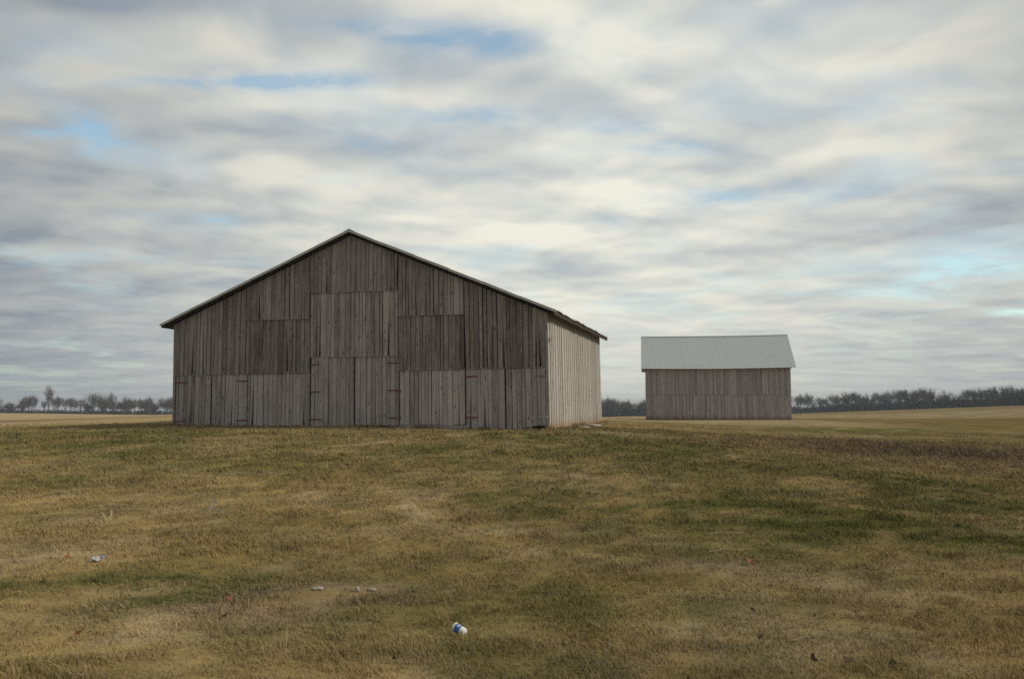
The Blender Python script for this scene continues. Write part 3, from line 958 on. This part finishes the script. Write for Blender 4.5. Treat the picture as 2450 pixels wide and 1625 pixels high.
for sgn in (-1, 1):
    m = MB()
    N = 380; xa, xb = -SW - 0.40, 0.44
    pts = []; fs = []
    ns = 5
    for i in range(N + 1):
        f = i / N; x = xa + (xb - xa) * f
        ph = (x / 0.215) % 1.0
        rib = 0.015 * max(0.0, 1 - abs(ph - 0.5) / 0.16)
        sag = -0.07 * sin(pi * f) + 0.035 * f
        for k in range(ns + 1):
            g = k / ns
            y = RY + sgn * g * (RY + 0.45)
            z = RZ + (4.60 - RZ) * g + rib + sag * (0.6 + 0.4 * g)
            pts.append((x, y, z))
    nv = len(pts)
    pts += [(p[0], p[1], p[2] - 0.03) for p in pts]
    for i in range(N):
        for k in range(ns):
            a, b_, c_, d_ = i * (ns + 1) + k, i * (ns + 1) + k + 1, (i + 1) * (ns + 1) + k + 1, (i + 1) * (ns + 1) + k
            fs.append((a, b_, c_, d_) if sgn < 0 else (a, d_, c_, b_))
            fs.append((a + nv, d_ + nv, c_ + nv, b_ + nv) if sgn < 0 else (a + nv, b_ + nv, c_ + nv, d_ + nv))
        a, d_ = i * (ns + 1) + ns, (i + 1) * (ns + 1) + ns
        fs.append((a, a + nv, d_ + nv, d_))
    for i in (0, N):
        for k in range(ns):
            a, b_ = i * (ns + 1) + k, i * (ns + 1) + k + 1
            fs.append((a, a + nv, b_ + nv, b_))
    m.poly(pts, fs)
    ro = m.build('roof', M_SHEDROOF, shed)
    m = MB()
    for k in range(22):
        x = -SW + 0.05 + k * 0.6
        m.hexa([(x, RY, RZ - 0.22), (x + 0.05, RY, RZ - 0.22), (x + 0.05, RY + sgn * (RY + 0.36), 4.48), (x, RY + sgn * (RY + 0.36), 4.48),
                (x, RY, RZ - 0.12), (x + 0.05, RY, RZ - 0.12), (x + 0.05, RY + sgn * (RY + 0.36), 4.56), (x, RY + sgn * (RY + 0.36), 4.56)], 0.3)
    tag(m.build('rafter_row', M_BEAM, ro), kind='stuff')
m = MB()
Np = 14
for k in range(Np):
    fa, fb = k / Np, (k + 1.005) / Np
    za = RZ + 0.032 + 0.6 * (-0.07 * sin(pi * fa) + 0.035 * fa) / 1.0; zb = RZ + 0.032 + 0.6 * (-0.07 * sin(pi * min(1, fb)) + 0.035 * fb)
    x0 = -SW - 0.40 + (SW + 0.84) * fa; x1 = -SW - 0.40 + (SW + 0.84) * fb
    m.hexa([(x0, RY - 0.16, za - 0.125), (x1, RY - 0.16, zb - 0.125), (x1, RY, zb), (x0, RY, za), (x0, RY - 0.16, za - 0.112), (x1, RY - 0.16, zb - 0.112), (x1, RY, zb + 0.018), (x0, RY, za + 0.018)])
    m.hexa([(x0, RY + 0.001, za), (x1, RY + 0.001, zb), (x1, RY + 0.16, zb - 0.125), (x0, RY + 0.16, za - 0.125), (x0, RY + 0.001, za + 0.018), (x1, RY + 0.001, zb + 0.018), (x1, RY + 0.16, zb - 0.112), (x0, RY + 0.16, za - 0.112)])
m.build('ridge_cap', M_SHEDROOF, shed)

# ------------------------------------------------------------------ bare trees
def tree_meshes(seed, shape):
    """shape: (fork height share, spread, crown roundness, twig density); unit tree 10 m high"""
    rr = random.Random(seed)
    fork, spread, lev, dens = shape
    trunk = MB(); crown = MB()
    def grow(p, d, length, rad, depth):
        segs = 3 if depth < 2 else 2
        pts = [p]; rads = [rad]
        q = p.copy(); dd = d.copy()
        for i in range(segs):
            dd = (dd + Vector((rr.gauss(0, .16), rr.gauss(0, .16), rr.gauss(0.05, .1)))).normalized()
            q = q + dd * length / segs
            pts.append(q.copy()); rads.append(max(0.0075, rad * (1 - 0.55 * (i + 1) / segs)))
        (trunk if depth < 2 else crown).tube(pts, rads, 6 if depth == 0 else (5 if depth == 1 else 3), cap=False)
        if depth >= lev: return
        nb = [0, 5, 6, 6, 5][min(depth + 1, 4)] + (1 if rr.random() < dens else 0)
        if depth == 0: nb = 4 + int(3 * dens)
        for k in range(nb):
            f = 1.0 if k == 0 else rr.uniform(0.25 if depth else 0.4, 1.0)
            i = min(segs - 1, int(f * segs)); g = f * segs - i
            st = pts[i].lerp(pts[i + 1], g)
            ax = Vector((rr.gauss(0, 1), rr.gauss(0, 1), rr.gauss(0, 0.55))).normalized()
            nd = (dd * (1.0 if k == 0 else 0.55) + ax * spread * (0.4 if k == 0 else 1.0) + Vector((0, 0, 0.50))).normalized()
            grow(st, nd, length * rr.uniform(0.52, 0.78) if depth else length * rr.uniform(0.55, 0.95), max(0.008, rads[-1] * (0.9 if k == 0 else 0.60)), depth + 1)
    grow(Vector((0, 0, -0.3)), Vector((rr.gauss(0, .05), rr.gauss(0, .05), 1)).normalized(), 10 * fork, 0.20, 0)
    zs = max(v[2] for v in crown.v)
    k = 10.0 / zs
    for mb in (trunk, crown):
        mb.v = [(x * k, y * k, z * k) for x, y, z in mb.v]
    return trunk.mesh('trunk', M_BARK, True), crown.mesh('crown', M_TWIG)


KINDS = [  # name, label words, shape
    ('round_crowned_tree', 'bare round-crowned tree', (0.22, 0.80, 4, 0.5), 21),
    ('spreading_tree', 'bare tree with wide spreading limbs', (0.20, 0.95, 4, 0.4), 22),
    ('upright_tree', 'bare upright tree with narrow crown', (0.26, 0.50, 4, 0.5), 23),
    ('forked_tree', 'bare low-forked tree with dense twigs', (0.13, 0.75, 4, 0.8), 24),
    ('slender_tree', 'bare slender tree with a thin tall trunk', (0.36, 0.60, 4, 0.9), 25),
    ('bushy_tree', 'bare bushy tree branching from near the ground', (0.10, 0.85, 4, 0.7), 26),
]
TM = [tree_meshes(sd_, sh) for (_, _, sh, sd_) in KINDS]


def plant_tree(kind, x, y, h, wide, where, group, label=None):
    nm, words, _, _ = KINDS[kind]
    o = empty(nm, (x, y, H(x, y) - 0.1), R.random() * 6.28)
    h *= 1.10; wide *= 1.0
    o.scale = (h / 10 * wide, h / 10 * wide, h / 10)
    tag(o, label or (words + ' ' + where), 'tree', group)
    for nm2, me_ in (('trunk', TM[kind][0]), ('crown', TM[kind][1])):
        c_ = bpy.data.objects.new(nm2, me_); COL.objects.link(c_); c_.parent = o
    return o


TR = random.Random(77)


ORD = ('first second third fourth fifth sixth seventh eighth ninth tenth eleventh twelfth thirteenth fourteenth fifteenth '
       'sixteenth seventeenth eighteenth nineteenth').split()
ORD += [a + '-' + b for a in ('twenty', 'thirty', 'forty', 'fifty', 'sixty', 'seventy', 'eighty') for b in ['th'] + ORD[:9]]
ORD = [o.replace('twenty-th', 'twentieth').replace('thirty-th', 'thirtieth').replace('ty-th', 'tieth') for o in ORD]


def tree_row(items, where, group, dist, from_right=False):
    items = sorted(items, key=lambda i: -i[0] if from_right else i[0])
    for k, (u, h, kind, wd) in enumerate(items):
        d = dist(u) + TR.uniform(-9, 9)
        plant_tree(kind, u * d, d, h, wd, where, group, KINDS[kind][1] + ', ' + ORD[k] + ' ' + where)


# (bearing, height, kind, width) of each tree in the far rows
LEFT_ROW = [
    (-0.6084, 8.4, 1, 1.02), (-0.5959, 6.0, 5, 1.3), (-0.584, 8.5, 3, 0.94), (-0.5755, 9.4, 0, 0.9), (-0.5685, 9.7, 4, 0.85),
    (-0.5536, 13.7, 2, 0.94), (-0.5451, 8.7, 0, 0.96), (-0.5401, 9.0, 4, 0.74), (-0.5272, 8.4, 0, 1.09), (-0.5147, 8.5, 0, 1.11),
    (-0.5052, 6.4, 3, 0.95), (-0.4983, 10.5, 4, 0.85), (-0.4928, 10.9, 4, 0.83), (-0.4853, 8.6, 3, 1.1), (-0.4793, 11.0, 4, 0.71),
    (-0.4699, 8.7, 3, 0.97), (-0.4644, 8.3, 3, 1.12), (-0.4559, 9.4, 3, 0.92), (-0.4454, 8.4, 4, 0.74), (-0.4395, 9.3, 3, 1.03),
    (-0.433, 8.9, 1, 1.01), (-0.4265, 6.8, 3, 0.92), (-0.4205, 8.1, 4, 0.83), (-0.4111, 9.4, 0, 1.13), (-0.4066, 9.3, 4, 0.81),
    (-0.3971, 8.9, 3, 1.11), (-0.3886, 8.5, 4, 0.71),
]
GAP_ROW = [
    (0.1021, 10.2, 1, 1.1), (0.1101, 11.0, 1, 1.06), (0.1151, 10.4, 3, 0.98), (0.1191, 9.8, 0, 0.92), (0.1261, 9.3, 1, 1.11),
    (0.1305, 9.1, 3, 1.03), (0.1365, 8.1, 5, 1.27), (0.1395, 9.1, 3, 0.94), (0.152, 8.7, 3, 0.92), (0.157, 8.3, 3, 1.06),
    (0.1649, 8.7, 1, 1.02),
]
RIGHT_ROW = [
    (0.3372, 9.7, 1, 1.06), (0.3444, 9.7, 2, 0.83), (0.3516, 10.0, 2, 0.81), (0.3648, 9.3, 1, 0.97), (0.3696, 7.8, 0, 1.08),
    (0.3804, 9.1, 1, 1.15), (0.3876, 7.9, 2, 0.95), (0.3984, 8.1, 0, 0.98), (0.4045, 9.5, 0, 0.97), (0.4105, 8.7, 0, 0.91),
    (0.4183, 8.1, 3, 0.92), (0.4237, 6.1, 1, 1.14), (0.4309, 8.2, 1, 0.95), (0.4381, 8.9, 1, 1.03), (0.4429, 8.2, 0, 1.09),
    (0.4513, 9.3, 1, 1.17), (0.4597, 8.9, 4, 0.79), (0.4645, 8.3, 4, 0.69), (0.4705, 8.5, 2, 0.81), (0.4753, 8.1, 1, 1.02),
    (0.4826, 9.0, 1, 1.05), (0.4922, 8.9, 0, 0.98), (0.4994, 7.3, 0, 0.99), (0.5066, 6.5, 1, 0.99), (0.5138, 5.9, 4, 0.83),
    (0.5234, 7.6, 1, 1.1), (0.5294, 6.4, 1, 1.2), (0.5378, 7.6, 1, 1.19), (0.5474, 7.2, 0, 0.91), (0.5534, 6.9, 0, 1.08),
    (0.5618, 5.9, 2, 0.91), (0.5655, 7.6, 0, 1.05), (0.5763, 7.4, 2, 0.87), (0.5835, 6.3, 0, 0.98), (0.5919, 7.9, 0, 0.93),
    (0.5979, 6.5, 2, 0.83), (0.6051, 6.2, 1, 1.12), (0.6099, 6.4, 0, 1.02), (0.6171, 6.1, 0, 1.01), (0.6267, 6.3, 1, 0.95),
]
left_dist = lambda u: 420.0
gap_dist = lambda u: 420.0
right_dist = lambda u: 420.0 - (u - 0.335) / 0.2775 * 120.0
tall = LEFT_ROW.pop(5)


def thicken(row, lo, hi):
    rr = random.Random(9); out = list(row)
    for a, b_ in zip(row[:-1], row[1:]):
        out.append((round((a[0] + b_[0]) / 2 + rr.uniform(-.002, .002), 4), round(min(a[1], b_[1]) * rr.uniform(lo, hi), 1), rr.choice((0, 2, 3, 4, 4)), rr.uniform(0.75, 1.0)))
    return out


LEFT_ROW = thicken(LEFT_ROW, 0.75, 1.0); RIGHT_ROW = thicken(RIGHT_ROW, 0.8, 1.05); GAP_ROW = thicken(GAP_ROW, 0.8, 1.0)
plant_tree(tall[2], tall[0] * 416, 416, tall[1], 0.72, '', None, 'tallest bare tree in the far row left of the big barn')
tree_row(LEFT_ROW, 'from the barn in far row', 'far tree row left of the barn', left_dist, True)
tree_row(GAP_ROW, 'from barn towards shed', 'far tree row between barn and shed', gap_dist)
tree_row(RIGHT_ROW, 'from the shed in far row', 'far tree row right of the shed', right_dist)


def thicket(name, u0, u1, dist, n, hgt, label):
    g = np.random.default_rng(int(abs(u0) * 1000) + 3)
    u = u0 + (u1 - u0) * g.random(n)
    d = np.array([dist(a) for a in u]) + g.normal(0, 3.0, n) - 1.0
    x = u * d; y = d
    z = height(x, y)
    top = hgt * (0.62 + 0.7 * fbm(x * 0.16, y * 0 + 2, 3))
    zc = z + top * g.random(n) ** 1.15
    sz = 0.10 + 0.20 * g.random(n)
    V = np.zeros((n, 4, 3))
    a = g.normal(0, 1, (n, 3)); a[:, 2] += 0.9 * np.sign(a[:, 2]); a /= np.linalg.norm(a, axis=1)[:, None]
    b_ = g.normal(0, 1, (n, 3)); b_ -= a * (a * b_).sum(1)[:, None]; b_ /= np.linalg.norm(b_, axis=1)[:, None]
    c_ = np.stack([x, y, zc], 1)
    L = (sz * 3.2)[:, None]; W_ = (sz * 0.55)[:, None]
    V[:, 0] = c_ - a * L - b_ * W_; V[:, 1] = c_ - a * L * .8 + b_ * W_; V[:, 2] = c_ + a * L + b_ * W_ * .4; V[:, 3] = c_ + a * L - b_ * W_ * .3
    V[:, :, 2] = np.maximum(V[:, :, 2], z[:, None] - 0.1)
    me_ = np_mesh(name, V.reshape(-1, 3), np.arange(4 * n), np.full(n, 4))
    me_.materials.append(M_THICKET)
    o = bpy.data.objects.new(name, me_); COL.objects.link(o)
    tag(o, label, 'thicket', kind='stuff')


thicket('thicket', 0.315, 0.66, right_dist, 22000, 3.2, 'dark leafless thicket along the foot of the trees right of the shed')
thicket('thicket', 0.075, 0.20, gap_dist, 9000, 3.6, 'dark leafless thicket between the barn and the shed in the distance')
thicket('thicket', -0.66, -0.38, left_dist, 7000, 1.9, 'thin dark scrub along the foot of the trees left of the barn')

# ------------------------------------------------------------------ things lying about
def lathe(prof, n=28):
    pts = []; fs = []
    for (r, z) in prof:
        for k in range(n):
            a = 2 * pi * k / n; pts.append((r * cos(a), r * sin(a), z))
    for i in range(len(prof) - 1):
        for k in range(n):
            k2 = (k + 1) % n
            fs.append((i * n + k, i * n + k2, (i + 1) * n + k2, (i + 1) * n + k))
    return pts, fs


M_FOAM = plain('white_foam', (0.78, 0.77, 0.73), 0.6, 0.05, 40.0)
M_BLUE = plain('blue_print', (0.06, 0.13, 0.30), 0.5, 0.25, 25.0)
M_CREAM = plain('cream_rim', (0.74, 0.64, 0.48), 0.6, 0.08, 40.0)

cup = empty('foam_cup', (-0.43, 7.06, H(-0.43, 7.06) + 0.052))
cup.scale = (0.85, 0.85, 0.85)
axis = Vector((0.66, -0.50, -0.16)).normalized()      # from rim to base
cup.rotation_euler = axis.to_track_quat('Z', 'Y').to_euler()
tag(cup, 'discarded white foam cup with blue printed band lying on the grass', 'cup')
def cup_r(z): return 0.0475 - 0.013 * (z + 0.065) / 0.13
def cup_part(name, prof, mat):
    m = MB(); p, f_ = lathe(prof); m.poly(p, f_)
    return m.build(name, mat, cup, True)
cup_part('body', [(cup_r(-.062) - .004, -.062), (cup_r(-.062), -.062), (cup_r(0), 0), (cup_r(.062), .062), (cup_r(.062) - .003, .065), (0.0005, .065)], M_FOAM)
cup_part('inside', [(cup_r(-.062) - .005, -.061), (cup_r(.05) - .005, .055), (0.0005, .056)], M_FOAM)
cup_part('rim', [(cup_r(-.06) + .0005, -.054), (cup_r(-.06) + .004, -.057), (cup_r(-.06) + .005, -.063), (cup_r(-.06) + .002, -.067), (cup_r(-.06) - .004, -.064)], M_CREAM)
band = cup_part('printed_band', [(cup_r(-.042) + .0008, -.042), (cup_r(0) + .0008, 0), (cup_r(.020) + .0008, .020)], M_BLUE)
# pale printed mark on the band
mk = MB(); p = []; f_ = []
up_l = cup.rotation_euler.to_matrix().inverted() @ Vector((0.45, -0.55, 0.75))
a0 = math.atan2(up_l.y, up_l.x)
for i in range(9):
    a = a0 + (i - 4) * 0.12
    wv = 0.010 + 0.004 * sin(i * 2.1)
    for z in (-0.010 - wv, -0.010 + wv):
        rr_ = cup_r(z) + 0.0016
        p.append((rr_ * cos(a), rr_ * sin(a), z))
for i in range(8): f_.append((2 * i, 2 * i + 2, 2 * i + 3, 2 * i + 1))
mk.poly(p, f_)
mk.build('mark', plain('pale_print', (0.50, 0.60, 0.72), 0.5, 0.2, 60.0), band, True)


def leaf_mesh(name, mat, size, seed, lobes=5, curl=0.5):
    rr = random.Random(seed)
    n = 26
    out = []
    for k in range(n):
        a = 2 * pi * k / n
        r = size * 0.5 * (0.70 + 0.26 * cos(lobes * a) + 0.08 * rr.random()) * (1.0 + 0.25 * cos(a))
        out.append((r * cos(a), r * sin(a) * 0.8))
    pts = []
    ca, sa = cos(rr.random() * 6), sin(rr.random() * 6)
    for ring in (0.0, 0.5, 1.0):
        for (x, y) in out:
            x2, y2 = x * ring, y * ring
            q = (x2 * ca + y2 * sa) / size
            z = curl * size * (2.2 * q * q) + rr.uniform(-.02, .02) * size + abs(y2) * 0.35
            pts.append((x2, y2, z))
    m = MB(); fs = []
    for i in range(2):
        for k in range(n):
            k2 = (k + 1) % n
            fs.append((i * n + k, i * n + k2, (i + 1) * n + k2, (i + 1) * n + k))
    th = 0.0012
    nv = len(pts)
    allp = pts + [(x, y, z - th) for x, y, z in pts]
    fs2 = fs + [tuple(reversed([i + nv for i in f])) for f in fs]
    for k in range(n):
        k2 = (k + 1) % n
        fs2.append((2 * n + k, 2 * n + k + nv, 2 * n + k2 + nv, 2 * n + k2))
    m.poly(allp, fs2)
    return m


M_LEAF = [plain('rust_leaf', (0.25, 0.095, 0.04), 0.8, 0.35, 30.0), plain('brown_leaf', (0.10, 0.055, 0.03), 0.85, 0.4, 30.0),
          plain('tan_leaf', (0.33, 0.22, 0.11), 0.85, 0.3, 30.0)]
LEAVES = [  # x, y, size, colour, label
    (2.84, 10.06, 0.15, 0, 'curled rust-orange fallen leaf, the largest on the green grass'),
    (3.14, 7.79, 0.11, 0, 'small rust-orange fallen leaf in long dry grass'),
    (-5.37, 10.24, 0.10, 0, 'rust-red fallen leaf beside the crumpled white paper'),
    (-3.55, 6.99, 0.10, 0, 'torn rust-brown leaf standing in thin dry grass'),
    (-2.75, 8.30, 0.09, 0, 'small dark red leaf at the edge of the bare brown patch'),
    (2.13, 8.63, 0.07, 2, 'small tan curled leaf on straw-coloured grass'),
    (2.18, 7.77, 0.06, 1, 'tiny brown leaf near the rust-orange leaf in dry grass'),
    (-0.85, 6.23, 0.08, 1, 'dark brown curled leaf in the dry grass in front of the foam cup'),
    (2.40, 6.13, 0.11, 1, 'dark brown leaf between two other dark leaves by the green tuft'),
    (2.72, 6.15, 0.09, 1, 'dark brown leaf at the end of a row of three'),
    (2.15, 6.12, 0.08, 1, 'smallest dark brown leaf of a row of three'),
    (1.97, 6.82, 0.06, 1, 'small reddish brown leaf beside pale straw scraps'),
    (5.75, 13.18, 0.13, 1, 'dark russet leaf on the deep green grass'),
    (-2.55, 7.61, 0.10, 1, 'dark brown crumpled leaf on the bare brown patch'),
]
for i, (x, y, sz, ci, lb) in enumerate(LEAVES):
    o = leaf_mesh('leaf', M_LEAF[ci], sz, 40 + i, 5 if ci == 0 else 3).build('fallen_leaf', M_LEAF[ci])
    o.location = (x, y, H(x, y) + 0.038)
    o.rotation_euler = (R.uniform(-.5, .5) + 0.35, R.uniform(-.5, .5), R.random() * 6.28)
    tag(o, lb, 'leaf', 'fallen leaves on the lawn')

M_HUSK = plain('dry_husk', (0.60, 0.50, 0.30), 0.7, 0.2, 20.0)
M_PLASTIC = plain('grey_white_plastic', (0.40, 0.38, 0.34), 0.5, 0.15, 10.0)


def ribbon(m, pts, w0, w1, th=0.003):
    pts = [Vector(p) for p in pts]
    for i in range(len(pts) - 1):
        a, b_ = pts[i], pts[i + 1]
        wa = w0 + (w1 - w0) * i / (len(pts) - 1); wb = w0 + (w1 - w0) * (i + 1) / (len(pts) - 1)
        d = (b_ - a).normalized(); s = d.cross(Vector((0.25, -0.95, 0.15))).normalized(); nrm = s.cross(d)
        q = []
        for (c_, wd) in ((a, wa), (b_ + d * 0.001, wb)):
            q += [c_ - s * wd / 2 - nrm * th, c_ + s * wd / 2 - nrm * th, c_ + s * wd / 2 + nrm * th, c_ - s * wd / 2 + nrm * th]
        m.hexa(q)


def litter(name, x, y, lift, mat, lb, cat, build, group=None):
    m = MB(); build(m)
    o = m.build(name, mat); o.location = (x, y, H(x, y) + lift)
    tag(o, lb, cat, group)
    return o


litter('corn_husk', -6.26, 13.13, 0.01, M_HUSK, 'pale yellow dry husk folded into a V on the grass', 'husk',
       lambda m: (ribbon(m, [(-.105, .02, .13), (-.06, 0, .075), (-.015, -.01, .02), (0, -.01, .0)], .008, .02),
                  ribbon(m, [(0, -.01, .0), (.025, -.01, .03), (.045, 0, .08), (.05, .01, .14), (.03, .01, .155)], .022, .014)))
litter('plastic_strap', -4.84, 13.63, 0.03, M_PLASTIC, 'grey-white bent plastic strap arching over the grass', 'strap',
       lambda m: (ribbon(m, [(-.15, .0, .0), (-.08, 0, .035), (0, 0, .06), (.09, 0, .06), (.16, 0, .035), (.2, 0, .0)], .016, .008),
                  ribbon(m, [(-.02, 0, .05), (.0, .01, .10), (.03, .02, .15), (.055, .02, .18)], .02, .03),
                  ribbon(m, [(.055, .02, .18), (.0, .03, .19), (-.04, .03, .165)], .022, .012)))


def crumple(m, sx, sy, sz, seed):
    rr = random.Random(seed); n, k = 9, 7
    pts = []
    for i in range(n):
        for j in range(k):
            u, v = i / (n - 1) - .5, j / (k - 1) - .5
            z = sz * max(0, 1 - 3.2 * (u * u + v * v)) + rr.uniform(-.25, .25) * sz
            pts.append((u * sx * (1 + rr.uniform(-.1, .1)), v * sy * (1 + rr.uniform(-.1, .1)), z))
    nv = len(pts); fs = []
    for i in range(n - 1):
        for j in range(k - 1):
            a = i * k + j
            fs.append((a, a + k, a + k + 1, a + 1)); fs.append((a + nv, a + 1 + nv, a + k + 1 + nv, a + k + nv))
    m.poly(pts + [(x, y, z - .003) for x, y, z in pts], fs)


pp = litter('crumpled_paper', -5.03, 10.27, 0.02, M_PLASTIC, 'crumpled white paper wrapper with a bluish corner in the grass', 'paper', lambda m: crumple(m, .15, .12, .05, 2))
m = MB(); crumple(m, .05, .05, .02, 3)
q = m.build('corner', plain('pale_blue_print', (0.20, 0.24, 0.36), 0.6, 0.2, 30.0), pp, loc=(0.075, 0.02, 0.03))


def rock(m, sx, sy, sz, seed):
    bm = bmesh.new(); bmesh.ops.create_icosphere(bm, subdivisions=2, radius=1)
    rr = random.Random(seed); o1, o2 = rr.random() * 9, rr.random() * 9
    bm.verts.ensure_lookup_table()
    pts = []
    for v in bm.verts:
        k = 0.75 + 0.5 * float(fbm(np.array([v.co.x * 1.6 + o1 + v.co.z]), np.array([v.co.y * 1.6 + o2 - v.co.z]), 3)[0])
        pts.append((v.co.x * sx * k, v.co.y * sy * k, max(-0.5, v.co.z) * sz * k))
    fs = [tuple(v.index for v in f.verts) for f in bm.faces]
    bm.free()
    m.poly(pts, fs)


for (x, y, sx, sy, sz, lb) in [
        (-2.02, 8.88, .060, .04, .022, 'flat pale grey stone on the bare brown patch'),
        (-1.60, 8.81, .034, .03, .040, 'knobbly cream stone standing up at the end of the bare patch'),
        (-1.45, 8.86, .050, .03, .020, 'low tan stone beside the knobbly cream stone'),
        (3.55, 36.3, .34, .20, .10, 'long pale foundation stone at the foot of the pale barn wall'),
        (2.92, 34.2, .26, .18, .07, 'flat tan foundation stone half buried by the pale barn wall')]:
    o = litter('stone', x, y, 0.015, M_STONE, lb, 'stone', lambda m: rock(m, sx, sy, sz, int(abs(x * 100))), 'stones on the ground')

M_STICK = plain('dry_stick', (0.34, 0.27, 0.18), 0.85, 0.3, 20.0)
for (x, y, pts, r, lb) in [
        (2.76, 10.68, [(-.28, 0, .02), (-.1, .03, .05), (.1, .02, .04), (.32, .05, .06)], .007, 'long pale dry stalk lying across green grass behind the largest rust-orange leaf'),
        (3.09, 12.07, [(-.35, 0, .03), (0, .02, .05), (.22, .04, .03)], .007, 'thin pale dry stalk lying on the deep green grass'),
        (2.31, 6.76, [(-.05, 0, .04), (0, .01, .05), (.05, .01, .055)], .006, 'short pale straw scrap, the right one of a pair'.replace('the right one of a pair', 'beside a second shorter scrap')),
        (2.22, 6.72, [(-.03, 0, .04), (.03, .01, .045)], .006, 'shortest pale straw scrap lying beside a longer one'),
        (-5.17, 21.56, [(-.14, 0, .06), (0, .02, .04), (.14, .04, .02)], .012, 'pale dry husk scrap on the green band in front of the barn'),
        (-2.43, 8.72, [(-.10, 0, .02), (.0, .01, .04), (.09, .04, .05)], .006, 'pale curved dry stalk on the bare brown patch'),
        (4.35, 38.3, [(-.3, 0, .10), (.0, .05, .14), (.35, .0, .02)], .022, 'weathered stick leaning by the foot of the pale barn wall')]:
    m = MB(); m.tube(pts, [r, r * .9] + [r * .7] * (len(pts) - 2), 6)
    o = m.build('dry_stalk', M_STICK); o.location = (x, y, H(x, y))
    tag(o, lb, 'stalk', 'dry stalks and sticks on the lawn')

# ------------------------------------------------------------------ thin winter haze
hz = MB()
hz.box((0, 1980, -40), (7400, 4200, 122))
mt = bpy.data.materials.new('haze'); mt.use_nodes = True
t = NT(mt.node_tree)
pv_ = t.new('ShaderNodeVolumePrincipled', {'Color': (0.86, 0.90, 0.96, 1), 'Density': 0.00038})
t.new('ShaderNodeOutputMaterial', {'Volume': pv_.outputs[0]})
ho = hz.build('haze', mt)
tag(ho, 'thin pale winter haze over the fields', 'haze', kind='stuff')
